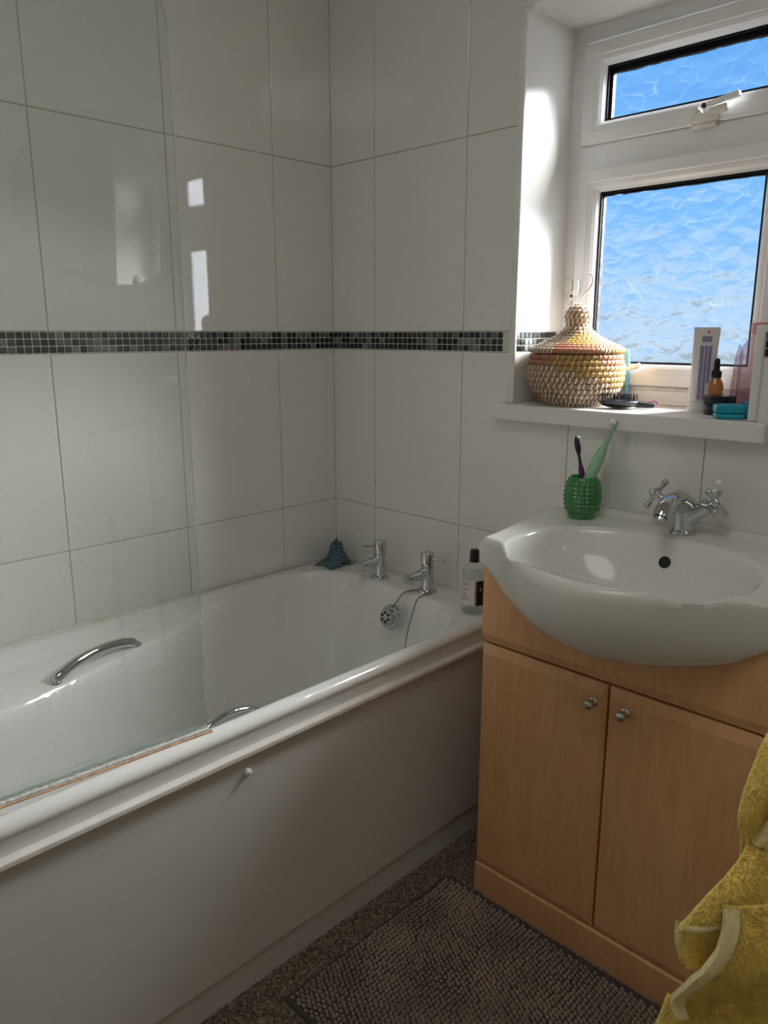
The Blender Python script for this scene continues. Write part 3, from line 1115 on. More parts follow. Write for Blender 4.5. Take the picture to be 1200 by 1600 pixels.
# side cheeks
for i, s in ((0, 1), (NU - 1, -1)):
    top = cols[i][:NV + 1]
    low = [Vector((p.x + s * 0.004, p.y, max(0.8012, p.z - 0.05))) for p in top]
    low[-1].z = 0.8012
    b.grid([top, [Vector((p.x - s * 0.002, p.y, (p.z * 0.6 + q.z * 0.4))) for p, q in zip(top, low)], low])
bmesh.ops.remove_doubles(b.bm, verts=b.bm.verts[:], dist=0.0004)
b.done('bowl', 'ceramic', BASIN, smooth=True, angle=70)
# overflow hole in the back of the bowl, waste at the bottom
oy = -0.129
oz = basin_z(1.122, oy, interp(YF, 0.010))
nn = Vector((0, -0.90, 0.43)).normalized()
b = MB()
b.lathe([(0.0122, -0.004), (0.0122, 0.0015), (0.0108, 0.0022), (0.0100, 0.0012), (0.0, 0.0012)], (1.122, oy, oz), nn, 24)
b.done('overflow_ring', 'black_hole', BASIN, smooth=True, angle=40)
b = MB()
b.lathe([(0.032, 0.0), (0.032, 0.002), (0.026, 0.003), (0.020, 0.001), (0.0, 0.001)], (BCX, -0.275, basin_z(BCX, -0.275, -0.481) - 0.0005), (0, 0, 1), 28)
b.done('waste', 'chrome', BASIN, smooth=True, angle=40)

# basin mixer tap
TX, TY = 1.124, -0.062
TZ = basin_z(TX, TY, -0.48)
MIX = thing('mixer_tap', (TX, TY, TZ), 'chrome basin mixer tap with two cross handles', 'tap')
b = MB()
b.lathe([(0.0265, -0.001), (0.027, 0.003), (0.0255, 0.006), (0.0225, 0.0065), (0.0235, 0.009), (0.0225, 0.012)], (TX, TY, TZ), seg=32)
b.done('base_ring', 'chrome', MIX, smooth=True, angle=40)
b = MB()
b.lathe([(0.0215, 0.008), (0.0205, 0.020), (0.0215, 0.032), (0.0245, 0.045), (0.0255, 0.056), (0.023, 0.066), (0.016, 0.073), (0.0, 0.075)], (TX, TY, TZ), seg=32)
for s in (-1, 1):
    b.tube([(TX, TY, TZ + 0.030), (TX + s * 0.016, TY, TZ + 0.043), (TX + s * 0.030, TY, TZ + 0.053), (TX + s * 0.043, TY, TZ + 0.062)], [0.019, 0.0185, 0.0165, 0.0155], 20)
b.done('body', 'chrome', MIX, smooth=True, angle=50)
b = MB()
b.tube([(TX, TY + 0.006, TZ + 0.050), (TX, TY - 0.016, TZ + 0.066), (TX, TY - 0.042, TZ + 0.074), (TX, TY - 0.074, TZ + 0.072), (TX, TY - 0.098, TZ + 0.062), (TX, TY - 0.107, TZ + 0.050)], [0.021, 0.0225, 0.0215, 0.0195, 0.0175, 0.0160], 22)
sp = b.done('spout', 'chrome', MIX, smooth=True, angle=60)
b = MB()
b.lathe([(0.0125, 0.0), (0.0125, 0.006), (0.010, 0.007), (0.0, 0.004)], (TX, TY - 0.1075, TZ + 0.0495), (0, -0.55, -0.84), 20)
b.done('aerator', 'chrome_dull', sp, smooth=True, angle=40)
for s, rot in ((-1, 0.35), (1, 0.55)):
    ax = Vector((s * 0.88, 0, 0.47)).normalized()
    c0 = Vector((TX + s * 0.043, TY, TZ + 0.062))
    h = MB()
    h.lathe([(0.0155, -0.002), (0.0155, 0.004), (0.0085, 0.007), (0.0085, 0.014), (0.0125, 0.017), (0.0125, 0.027), (0.0095, 0.031), (0.0, 0.0315)], c0, ax, 24)
    e1 = ax.cross(Vector((0, 1, 0))).normalized()
    e2 = ax.cross(e1)
    hc = c0 + ax * 0.022
    for k in range(4):
        a = rot + k * PI / 2
        d = e1 * math.cos(a) + e2 * math.sin(a)
        h.tube([hc + d * 0.008, hc + d * 0.018, hc + d * 0.026, hc + d * 0.031, hc + d * 0.0345, hc + d * 0.0365], [0.0048, 0.0042, 0.0062, 0.0072, 0.006, 0.001], 12)
    ho = h.done('cross_handle', 'chrome', MIX, smooth=True, angle=60)
    h = MB()
    h.lathe([(0.0075, 0.0), (0.0072, 0.0012), (0.0, 0.0014)], c0 + ax * 0.0313, ax, 20)
    h.done('index_disc', 'paint_white', ho, smooth=True, angle=40)

# ================================================================== THINGS ON THE BASIN
CUPX, CUPY = 0.902, -0.078
CUPZ = basin_z(CUPX, CUPY, interp(YF, abs(CUPX - BCX))) + 0.0005
CUP = thing('tumbler', (CUPX, CUPY, CUPZ), 'green pressed-glass tumbler holding toothbrushes on the basin', 'cup')
def cupdisp(a, h):
    k = 11
    w = math.cos(k * a + h * 330) * math.cos(k * a - h * 330)
    env = sstep(0.008, 0.02, h) * sstep(0.090, 0.080, h)
    return 0.0044 * (abs(w) ** 0.7 * (1 if w > 0 else -0.4)) * env
b = MB()
outer = []
for i in range(49):
    t = i / 48
    h = 0.090 * t
    r = 0.0255 + 0.0125 * math.sin(PI * min(1, 0.10 + 0.78 * t)) ** 0.9
    outer.append((r, h))
b.lathe([(0.0, 0.0)] + outer, (CUPX, CUPY, CUPZ), seg=96, disp=lambda a, h: cupdisp(a, h))
b.bm.faces.ensure_lookup_table()
inner = [(r - 0.004, h) for r, h in reversed(outer) if h > 0.008]
top = [f for f in b.bm.faces if len(f.verts) > 10]
bmesh.ops.delete(b.bm, geom=top, context='FACES_ONLY')
b.done('outer_wall', 'green_glass', CUP, smooth=True)
b = MB()
b.lathe([(outer[-1][0], 0.0899), (outer[-1][0] - 0.0015, 0.091), (outer[-1][0] - 0.004, 0.0895)] + inner + [(0.0, 0.008)], (CUPX, CUPY, CUPZ), seg=48)
b.bm.faces.ensure_lookup_table()
top = [f for f in b.bm.faces if len(f.verts) > 10]
bmesh.ops.delete(b.bm, geom=top, context='FACES_ONLY')
b.done('inner_wall', 'green_glass', CUP, smooth=True)

def stick(P0, P1, prof, bld, seg=16):
    """round body of revolution between two points, prof: (t, radius)"""
    P0, P1 = Vector(P0), Vector(P1)
    d = P1 - P0
    L = d.length
    bld.lathe([(r, t * L) for t, r in prof], P0, d, seg)
    return d.normalized(), L
# mint electric toothbrush
e0 = Vector((CUPX - 0.010, CUPY - 0.012, CUPZ + 0.0165))
e1 = Vector((0.9235, -0.020, 1.086)) + Vector((0.022, -0.012, 0.0))
EB = thing('electric_toothbrush', e0, 'mint green electric toothbrush leaning in the green tumbler', 'toothbrush', 'toothbrushes in the tumbler')
b = MB()
stick(e0, e1, [(0.0, 0.0), (0.0, 0.009), (0.03, 0.012), (0.58, 0.0125), (0.585, 0.0122)], b, 24)
b.done('handle', 'mint', EB, smooth=True, angle=40)
b = MB()
stick(e0, e1, [(0.588, 0.0122), (0.592, 0.0125), (0.66, 0.0105), (0.72, 0.0062), (0.80, 0.0048), (0.95, 0.0042), (0.98, 0.005), (1.0, 0.003), (1.0, 0.0)], b, 20)
b.done('brush_neck', 'mint', EB, smooth=True, angle=40)
dv = (e1 - e0).normalized()
side = Vector((-0.72, -0.69, 0.25)).normalized()
side = (side - dv * side.dot(dv)).normalized()
b = MB()
b.lathe([(0.0062, 0.0), (0.0062, 0.011), (0.0, 0.0112)], e1 - dv * 0.006, side, 16)
b.done('bristles', 'bristle_white', EB, smooth=True, angle=40)
# dark manual toothbrush
m0 = Vector((CUPX + 0.012, CUPY + 0.004, CUPZ + 0.012))
m1 = Vector((0.874, -0.072, 1.0495))
TB = thing('toothbrush', m0, 'black and purple manual toothbrush standing in the green tumbler', 'toothbrush', 'toothbrushes in the tumbler')
b = MB()
stick(m0, m1, [(0.0, 0.0), (0.0, 0.004), (0.30, 0.0055), (0.48, 0.0066), (0.56, 0.0062), (0.62, 0.0042)], b, 14)
b.done('handle', 'purple_plastic', TB, smooth=True, angle=40)
b = MB()
stick(m0, m1, [(0.62, 0.0042), (0.70, 0.0031), (0.76, 0.0034), (0.82, 0.0060), (0.90, 0.0066), (0.96, 0.0052), (1.0, 0.002), (1.0, 0.0)], b, 14)
b.done('brush_head', 'navy_plastic', TB, smooth=True, angle=40)
dv = (m1 - m0).normalized()
sd2 = Vector((0.4, 0.9, 0)).normalized()
b = MB()
for k in range(5):
    c = m1 - dv * (0.004 + 0.006 * k)
    b.tube([c, c + sd2 * 0.010], [0.0042, 0.0046], 8)
b.done('bristles', 'bristle_white', TB, smooth=True, angle=40)

# ================================================================== THINGS ON THE SILL
SZ = SILL_Z + 0.0005
# ---- coiled lidded basket
BKX, BKY = 0.7745, 0.076
BK = thing('lidded_basket', (BKX, BKY, SZ), 'round coiled straw basket with a knobbed lid and coloured stitching on the sill', 'basket')
STITCH = ['raffia_white', 'raffia_red', 'raffia_yellow', 'raffia_pink', 'raffia_grey']
def coil(parent, R, z, rr, nst, colour, name='coil'):
    """one straw coil ring and the wraps that bind it"""
    c = Vector((BKX, BKY, z))
    b_ = MB()
    seg = 56
    ringp = []
    for k in range(seg):
        a = 2 * PI * k / seg
        ringp.append([c + Vector((math.cos(a), math.sin(a), 0)) * (R + rr * math.cos(t)) + Vector((0, 0, rr * 1.08 * math.sin(t))) for t in [2 * PI * q / 8 for q in range(8)]])
    verts = [p for r in ringp for p in r]
    faces = [(k * 8 + q, ((k + 1) % seg) * 8 + q, ((k + 1) % seg) * 8 + (q + 1) % 8, k * 8 + (q + 1) % 8) for k in range(seg) for q in range(8)]
    b_.vf(verts, faces)
    co = b_.done(name, 'straw', parent, smooth=True)
    b_ = MB()
    off = random.random() * 6
    for k in range(nst):
        a = 2 * PI * (k + random.uniform(-0.15, 0.15)) / nst + off
        b_.mi = colour(a % (2 * PI))
        lean = 0.5 * (2 * PI / nst)
        wv = 0.0018
        prev = None
        rows_ = []
        for q in range(7):
            t = lerp(-1.75, 2.2, q / 6)
            aa = a + lean * (q / 6)
            rad = Vector((math.cos(aa), math.sin(aa), 0))
            tan = Vector((-math.sin(aa), math.cos(aa), 0))
            p = c + rad * (R + (rr + 0.0012) * math.cos(t)) + Vector((0, 0, (rr * 1.08 + 0.0012) * math.sin(t)))
            rows_.append([p - tan * wv, p + tan * wv])
        b_.grid(rows_)
    b_.done('stitching', STITCH, co, kind='stuff')
    return co
def sect(*spec):
    """colour by angle: list of (from_deg, to_deg, index), default white"""
    def f(a):
        d = math.degrees(a)
        for lo_, hi_, ix in spec:
            if lo_ <= hi_ and lo_ <= d < hi_:
                return ix
            if lo_ > hi_ and (d >= lo_ or d < hi_):
                return ix
        return 0
    return f
bodyprof = [(0.066, 0.005), (0.079, 0.0155), (0.091, 0.0265), (0.099, 0.038), (0.1045, 0.050), (0.1075, 0.0625), (0.108, 0.075), (0.107, 0.0875), (0.105, 0.100), (0.1025, 0.112)]
bodycol = [sect(), sect((215, 245, 3)), sect((210, 252, 1)), sect((210, 235, 3)), sect((340, 60, 2)), sect((325, 50, 2)), sect((305, 40, 2)), sect((275, 50, 2)), sect((268, 330, 2), (330, 60, 1), (190, 268, 1)), sect((275, 325, 2), (325, 70, 1), (190, 275, 1))]
body = MB()
body.lathe([(0.0, 0.001), (0.060, 0.001), (0.0645, 0.006), (0.089, 0.028), (0.102, 0.052), (0.1045, 0.075), (0.101, 0.100), (0.098, 0.114)], (BKX, BKY, SZ), seg=48)
bo = body.done('body', 'straw', BK, smooth=True, angle=60)
for (R, z), cc in zip(bodyprof, bodycol):
    coil(bo, R, SZ + z, 0.0064, 50, cc)
lidprof = [(0.1045, 0.1275), (0.0945, 0.1330), (0.0845, 0.1376), (0.0745, 0.1420), (0.0645, 0.1466), (0.0545, 0.1517), (0.045, 0.1578), (0.036, 0.1655), (0.0285, 0.1745), (0.0235, 0.184), (0.0255, 0.194), (0.0275, 0.204), (0.0255, 0.2135), (0.019, 0.2215), (0.009, 0.2265)]
lidcol = [sect((272, 330, 1), (345, 60, 2)), sect((268, 335, 1), (345, 50, 2)), sect((290, 335, 2), (268, 290, 1), (335, 20, 3)), sect((282, 335, 2), (225, 278, 4), (340, 30, 3)), sect((285, 340, 2), (220, 282, 4), (340, 40, 3)), sect((288, 345, 2), (215, 286, 4), (345, 40, 3)), sect((292, 345, 2), (215, 288, 4)), sect((220, 300, 4)), sect(), sect(), sect((200, 250, 3)), sect((200, 250, 3)), sect(), sect(), sect()]
ld = MB()
ld.lathe([(0.100, 0.1215), (0.1085, 0.1245), (0.104, 0.129), (0.064, 0.145), (0.040, 0.159), (0.027, 0.173), (0.021, 0.184), (0.025, 0.204), (0.014, 0.222), (0.0, 0.225)], (BKX, BKY, SZ), seg=48)
lo_ = ld.done('lid', 'straw', BK, smooth=True, angle=60)
for j, ((R, z), cc) in enumerate(zip(lidprof, lidcol)):
    coil(lo_, R, SZ + z, 0.0058 if j < 8 else 0.0052, max(8, int(R * 640)) if j < 8 else max(10, int(R * 700)), cc)

# white hook above the basket knob
HK = MB()
HK.tube(smooth_path([(0.7675, 0.090, SZ + 0.222), (0.766, 0.092, SZ + 0.236), (0.771, 0.098, SZ + 0.252), (0.784, 0.104, SZ + 0.268), (0.790, 0.106, SZ + 0.283), (0.787, 0.106, SZ + 0.297), (0.778, 0.105, SZ + 0.301)], 6), [0.0024] * 37, 10)
ho = HK.done('hook', 'upvc', smooth=True, label='thin white wire hook rising from the knob of the straw basket', category='hook')
rebase(ho, (0.7675, 0.090, SZ + 0.222))

# pale blue razor lying behind the basket against the glass
RZR = thing('razor', (0.865, 0.150, SZ), 'pale blue plastic razor leaning upright behind the straw basket', 'razor')
b = MB()
b.tube(smooth_path([(0.853, 0.182, SZ + 0.005), (0.854, 0.182, SZ + 0.05), (0.853, 0.182, SZ + 0.10), (0.849, 0.182, SZ + 0.125)], 5), [0.0045] * 16, 10)
b.done('handle', 'pale_blue', RZR, smooth=True)
b = MB()
b.box(0.826, 0.852, 0.178, 0.186, SZ + 0.098, SZ + 0.128, 0.002)
b.done('head', 'pale_blue', RZR)
b = MB()
b.tube([(0.853, 0.180, SZ + 0.082), (0.868, 0.180, SZ + 0.087), (0.884, 0.180, SZ + 0.092)], [0.006, 0.0065, 0.006], 10)
b.done('blade_guard', 'upvc', RZR, smooth=True, angle=50)

# hairbrush
HB = thing('hairbrush', (0.905, 0.055, SZ), 'black hairbrush lying bristles up in front of the straw basket', 'hairbrush')
hbc = Vector((0.9045, 0.055, SZ))
hu = Vector((0.80, 0.60, 0))
hv = Vector((-0.60, 0.80, 0))
def ell(bld, a, bb, z0, z1, n=28, seg=6, flip=False):
    rows_ = []
    for j in range(seg + 1):
        t = j / seg
        k = math.sqrt(max(0, 1 - (1 - t) ** 2)) if not flip else math.sqrt(max(0.0, 1 - t * t))
        rows_.append([hbc + hu * (a * k * math.cos(2 * PI * q / n)) + hv * (bb * k * math.sin(2 * PI * q / n)) + Vector((0, 0, lerp(z0, z1, t))) for q in range(n)])
    bld.grid(rows_, closed=True)
b = MB()
ell(b, 0.045, 0.030, 0.0, 0.016)
b.tube([hbc + hu * 0.036 + Vector((0, 0, 0.010)), hbc + hu * 0.060 + Vector((0, 0, 0.008)), hbc + hu * 0.075 + Vector((0, 0, 0.007))], [0.008, 0.0065, 0.005], 10)
b.done('back', 'black_plastic', HB, smooth=True, angle=60)
b = MB()
ell(b, 0.043, 0.028, 0.0155, 0.021, flip=True)
b.done('cushion', 'navy_plastic', HB, smooth=True)
b = MB()
for i in range(-6, 7):
    for k in range(-4, 5):
        uu, vv = i / 6.5, k / 4.5
        if uu * uu + vv * vv < 0.95:
            p = hbc + hu * (0.041 * uu) + hv * (0.026 * vv) + Vector((0, 0, 0.017))
            q = p + Vector((random.uniform(-0.002, 0.002), random.uniform(-0.002, 0.002), 0.014 + random.uniform(-0.001, 0.001)))
            b.tube([p, q, q + Vector((0, 0, 0.0012))], [0.0006, 0.0006, 0.0010], 5)
b.done('bristles', 'black_plastic', HB, kind='stuff')

# hair tie
b = MB()
b.tube(smooth_path([(0.923, 0.088, SZ + 0.004), (0.936, 0.092, SZ + 0.005), (0.951, 0.102, SZ + 0.013), (0.963, 0.112, SZ + 0.016), (0.971, 0.112, SZ + 0.010), (0.965, 0.104, SZ + 0.005), (0.949, 0.098, SZ + 0.006), (0.933, 0.100, SZ + 0.004), (0.923, 0.088, SZ + 0.004)], 6), 0.0023, 8)
ho = b.done('hair_tie', 'mauve', smooth=True, label='small mauve hair tie lying beside the hairbrush', category='hair tie')
rebase(ho, (0.945, 0.10, SZ))

# white toothpaste-like tube standing on its cap
TUX, TUY = 1.060, 0.118
TUA = Vector((0.83, 0.55, 0)).normalized()
TUB = Vector((-0.55, 0.83, 0)).normalized()
TU = thing('cosmetic_tube', (TUX, TUY, SZ), 'tall white squeeze tube with violet small print standing on its cap', 'tube')
def oval(c, a, bb, n=32):
    return [c + TUA * (a * math.cos(2 * PI * k / n)) + TUB * (bb * math.sin(2 * PI * k / n)) for k in range(n)]
tilt = Vector((0.001, 0.004, 0))
b = MB()
rows = []
for h, a, bb in ((0.0, 0.0, 0.0), (0.0, 0.0225, 0.017), (0.002, 0.0235, 0.018), (0.020, 0.0235, 0.018), (0.022, 0.0225, 0.017), (0.022, 0.0, 0.0)):
    rows.append(oval(Vector((TUX, TUY, SZ + h)), a, bb))
b.grid(rows, closed=True)
b.done('cap', 'upvc', TU, smooth=True, angle=40)
def tube_pt(h, ang):
    t = (h - 0.0225) / 0.150
    a = lerp(0.0245, 0.0265, t)
    bb = 0.0185 * (1 - t) ** 0.75 + 0.0010
    return Vector((TUX, TUY, SZ + h)) + tilt * t + TUA * (a * math.cos(ang)) + TUB * (bb * math.sin(ang))
b = MB()
b.grid([[tube_pt(0.0225 + 0.150 * j / 20, 2 * PI * k / 36) for k in range(36)] for j in range(21)], closed=True)
tb = b.done('tube_body', 'tube_white', TU, smooth=True, angle=60)
b = MB()
b.grid([[tube_pt(0.1725, 2 * PI * k / 36) + Vector((0, 0, z)) for k in range(36)] for z in (0, 0.006)], closed=True)
b.done('crimp', 'upvc', TU)
def tube_patch(h0, h1, a0, a1, mat, nm):
    p = MB()
    nrm = -TUB
    p.grid([[tube_pt(lerp(h0, h1, j / 6), lerp(a0, a1, k / 8)) + nrm * 0.0005 for k in range(9)] for j in range(7)])
    p.done(nm, mat, tb, recalc=False)
tube_patch(0.148, 0.160, -1.95, -1.15, 'print_violet', 'bar_code')
tube_patch(0.026, 0.140, -2.05, -1.72, 'print_violet', 'small_print')
tube_patch(0.026, 0.140, -1.66, -1.44, 'print_violet', 'small_print')
tube_patch(0.062, 0.140, -1.38, -1.10, 'print_violet', 'small_print')
tube_patch(0.166, 0.171, -1.55, -1.35, 'print_red', 'red_mark')

# dropper bottle
DX, DY = 1.086, 0.128
DB = thing('dropper_bottle', (DX, DY, SZ), 'orange dropper bottle with a black pipette top', 'bottle')
b = MB()
b.lathe([(0.0, 0.0), (0.0165, 0.0), (0.0175, 0.003), (0.0175, 0.052), (0.0155, 0.062), (0.0105, 0.070), (0.0095, 0.074), (0.0, 0.0745)], (DX, DY, SZ), seg=28)
b.done('glass', 'amber_liquid', DB, smooth=True, angle=50)
b = MB()
b.lathe([(0.0108, 0.073), (0.0112, 0.075), (0.0112, 0.086), (0.0095, 0.088), (0.0, 0.088)], (DX, DY, SZ), seg=28)
b.done('collar', 'black_plastic', DB, smooth=True, angle=40)
b = MB()
b.lathe([(0.0068, 0.087), (0.0062, 0.095), (0.0058, 0.108), (0.0045, 0.113), (0.0, 0.115)], (DX, DY, SZ), seg=20)
b.done('bulb', 'black_plastic', DB, smooth=True, angle=50)

# black jar
JX, JY = 1.116, 0.083
JR = thing('cosmetic_jar', (JX, JY, SZ), 'low black jar with a black lid beside the dropper bottle', 'jar')
b = MB()
b.lathe([(0.0, 0.0), (0.029, 0.0), (0.0305, 0.003), (0.0305, 0.020), (0.0285, 0.022), (0.0, 0.022)], (JX, JY, SZ), seg=36)
b.done('pot', 'navy_plastic', JR, smooth=True, angle=40)
b = MB()
b.lathe([(0.0300, 0.0222), (0.0318, 0.0230), (0.0318, 0.038), (0.030, 0.040), (0.0, 0.040)], (JX, JY, SZ), seg=36)
b.done('lid', 'black_plastic', JR, smooth=True, angle=40)

# teal pot in front, blue packet behind it
PX, PY = 1.160, 0.020
TP = thing('cream_pot', (PX, PY, SZ), 'small teal plastic pot on the front edge of the sill', 'pot')
def rbox(cx, cy, hx, hy, z0, z1, rot, bev):
    q = MB()
    q.box(-hx, hx, -hy, hy, z0, z1, bev, 4)
    bmesh.ops.rotate(q.bm, verts=q.bm.verts[:], cent=(0, 0, 0), matrix=Matrix.Rotation(rot, 3, 'Z'))
    bmesh.ops.translate(q.bm, verts=q.bm.verts[:], vec=(cx, cy, 0))
    return q
rbox(PX, PY, 0.0265, 0.020, SZ, SZ + 0.010, 0.55, 0.003).done('base', 'teal', TP, smooth=True, angle=50)
rbox(PX, PY, 0.0275, 0.021, SZ + 0.0105, SZ + 0.028, 0.55, 0.005).done('lid', 'teal', TP, smooth=True, angle=50)
BP = rbox(1.186, 0.052, 0.010, 0.016, SZ, SZ + 0.033, 0.5, 0.003).done('packet', 'blue_pack', smooth=True, angle=50, label='little blue packet squeezed between the teal pot and the reveal', category='packet')
rebase(BP, (1.186, 0.052, SZ))

# slim printed applicator standing in front of the pink bottle
AX, AY = 1.124, 0.130
AP = thing('applicator', (AX, AY, SZ), 'slim clear printed applicator standing beside the pink capped bottle', 'applicator')
b = MB()
b.tube([(AX, AY, SZ), (AX + 0.001, AY, SZ + 0.04), (AX + 0.004, AY, SZ + 0.09), (AX + 0.006, AY, SZ + 0.125), (AX + 0.005, AY, SZ + 0.142)], [0.0075, 0.0078, 0.0080, 0.0072, 0.0025], 18)
ab = b.done('barrel', 'pink_plastic', AP, smooth=True, angle=60)
b = MB()
for k in range(14):
    z = SZ + 0.030 + k * 0.0062
    cx = AX + 0.001 + 0.003 * (k / 14)
    b.box(cx - 0.004, cx + random.choice((0.0, 0.002, 0.0035)), AY - 0.0090, AY - 0.0086, z, z + 0.0016)
b.done('print', 'print_grey', ab)

# big pink-capped bottle half behind the right reveal edge
QX, QY = 1.163, 0.142
QB = thing('pump_bottle', (QX, QY, SZ), 'large translucent bottle with a dusty pink cap at the right reveal', 'bottle')
b = MB()
b.lathe([(0.0, 0.0005), (0.034, 0.0), (0.036, 0.004), (0.036, 0.100), (0.0345, 0.125), (0.030, 0.142), (0.022, 0.155), (0.0155, 0.161), (0.0150, 0.166)], (QX, QY, SZ), seg=40)
b.done('shell', 'pink_plastic', QB, smooth=True, angle=60)
b = MB()
b.lathe([(0.0, 0.003), (0.0335, 0.003), (0.0345, 0.006), (0.0345, 0.052), (0.0, 0.0525)], (QX, QY, SZ), seg=40)
b.done('liquid', 'pink_plastic', QB, smooth=True, angle=60)
b = MB()
b.lathe([(0.0180, 0.164), (0.0190, 0.166), (0.0190, 0.186), (0.017, 0.188), (0.0, 0.188)], (QX, QY, SZ), seg=32)
b.done('cap', 'pink_cap', QB, smooth=True, angle=40)

# ================================================================== THINGS ON THE BATH RIM
# soap bottle
SBX, SBY = 0.622, -0.095
SB = thing('soap_bottle', (SBX, SBY, RIM), 'clear soap bottle with black and white label and black cap by the cabinet', 'bottle')
b = MB()
shell = [(0.0, 0.001), (0.026, 0.0), (0.0290, 0.003), (0.0300, 0.010), (0.0300, 0.100), (0.0290, 0.112), (0.0250, 0.123), (0.0170, 0.130), (0.0125, 0.133), (0.0120, 0.137)]
b.lathe(shell, (SBX, SBY, RIM + 0.0005), seg=40)
b.done('shell', 'clear_plastic', SB, smooth=True, angle=60)
b = MB()
b.lathe([(0.0, 0.004), (0.0275, 0.004), (0.0285, 0.008), (0.0285, 0.106), (0.0, 0.1062)], (SBX, SBY, RIM), seg=40)
b.done('liquid', 'clear_liquid', SB, smooth=True, angle=60)
b = MB()
b.lathe([(0.0125, 0.134), (0.0130, 0.136), (0.0120, 0.148), (0.0112, 0.163), (0.0095, 0.1655), (0.0, 0.166)], (SBX, SBY, RIM), seg=28)
b.tube([(SBX, SBY, RIM + 0.161), (SBX + 0.010, SBY - 0.010, RIM + 0.164)], [0.0055, 0.004], 10)
b.done('cap', 'black_plastic', SB, smooth=True, angle=40)
def cyl_patch(a0, a1, z0, z1, r, mat, nm, par, n=14):
    p = MB()
    p.grid([[Vector((SBX + r * math.cos(lerp(a0, a1, k / n)), SBY + r * math.sin(lerp(a0, a1, k / n)), RIM + z)) for k in range(n + 1)] for z in (z0, z1)])
    return p.done(nm, mat, par, recalc=False)
VA = math.atan2(-1.5615 - SBY, 1.7508 - SBX)       # direction of the room from the bottle
lw = cyl_patch(VA - 1.75, VA + 0.20, 0.027, 0.091, 0.0304, 'label_white', 'back_label', SB)
lb = cyl_patch(VA + 0.10, VA + 1.9, 0.027, 0.091, 0.0304, 'label_black', 'front_label', SB)
b = MB()
zz = 0.087
for blk, cnt in ((0, 5), (1, 4), (2, 3), (3, 5)):
    for k in range(cnt):
        ln = random.uniform(0.55, 0.95) if k < cnt - 1 else random.uniform(0.3, 0.6)
        a0 = VA - 1.15
        a1 = a0 + 0.95 * ln
        b.grid([[Vector((SBX + 0.0307 * math.cos(lerp(a0, a1, q / 8)), SBY + 0.0307 * math.sin(lerp(a0, a1, q / 8)), RIM + z)) for q in range(9)] for z in (zz - 0.0011, zz)])
        zz -= 0.0024
    zz -= 0.0032
b.done('small_print', 'print_grey', lw, recalc=False)
b = MB()
for s in (-1, 1):
    rows = []
    for q in range(7):
        t = q / 6
        a = VA + 0.60 + s * lerp(-0.10, 0.10, t)
        z = lerp(0.064, 0.074, t)
        rows.append([Vector((SBX + 0.0308 * math.cos(a + d), SBY + 0.0308 * math.sin(a + d), RIM + z)) for d in (-0.02, 0.02)])
    b.grid(rows)
b.done('letter', 'label_white', lb, recalc=False)

# crumpled checked cloth in the corner
def cloth_mat():
    mt = bpy.data.materials.new('checked_cloth')
    mt.use_nodes = True
    n = mt.node_tree
    bs = n.nodes['Principled BSDF']
    bs.inputs['Roughness'].default_value = 0.95
    bs.inputs['Specular IOR Level'].default_value = 0.1
    uv = n.nodes.new('ShaderNodeUVMap')
    ck = n.nodes.new('ShaderNodeTexChecker')
    ck.inputs['Scale'].default_value = 36
    ck.inputs['Color1'].default_value = (0.012, 0.03, 0.055, 1)
    ck.inputs['Color2'].default_value = (0.20, 0.30, 0.35, 1)
    n.links.new(uv.outputs[0], ck.inputs['Vector'])
    n.links.new(ck.outputs[0], bs.inputs['Base Color'])
    MATS['checked_cloth'] = mt
cloth_mat()
CLX, CLY = 0.062, -0.060
b = MB()
N = 64
rows = []
for i in range(N + 1):
    r = []
    for k in range(N + 1):
        uu, vv = i / N * 2 - 1, k / N * 2 - 1
        rr_ = math.hypot(uu, vv)
        an = math.atan2(vv, uu)
        q = Vector((uu * 1.7, vv * 1.7, 0.3))
        fold = abs(math.sin(an * 2.5 + 2.2 * noise.noise(q) + 0.6))
        zz_ = 0.066 * math.exp(-(rr_ / 0.62) ** 2.4) + 0.020 * (1 - fold) * sstep(0.1, 0.5, rr_) * sstep(1.25, 0.7, rr_)
        zz_ += 0.034 * abs(noise.noise(q * 2.3 + Vector((7, 2, 0)))) * sstep(1.3, 0.5, rr_) + 0.0015
        px_ = uu * 0.040 * (1 - 0.30 * zz_ / 0.066) + 0.012 * noise.noise(q * 1.1 + Vector((1, 9, 0)))
        py_ = vv * 0.044 * (1 - 0.30 * zz_ / 0.066) + 0.012 * noise.noise(q * 1.1 + Vector((5, 3, 0))) - 0.012 * max(0, -vv) * sstep(0.02, 0.0, zz_)
        p = Vector((CLX + px_ + 0.006 * zz_ / 0.066, CLY + py_, RIM + zz_))
        p.x = max(p.x, 0.004)
        p.y = min(p.y, -0.004)
        r.append(p)
    rows.append(r)
vl_, fl_ = b.grid(rows)
uvl = b.bm.loops.layers.uv.new('UVMap')
for idx, v_ in enumerate(vl_):
    v_.index = idx
for f in b.bm.faces:
    for lp in f.loops:
        idx = lp.vert.index
        lp[uvl].uv = ((idx // (N + 1)) / N * 1.2, (idx % (N + 1)) / N * 1.2)
cl = b.done('cleaning_cloth', 'checked_cloth', smooth=True, recalc=True, label='crumpled dark blue checked cloth in the tiled corner of the bath', category='cloth')
rebase(cl, (CLX, CLY, RIM))

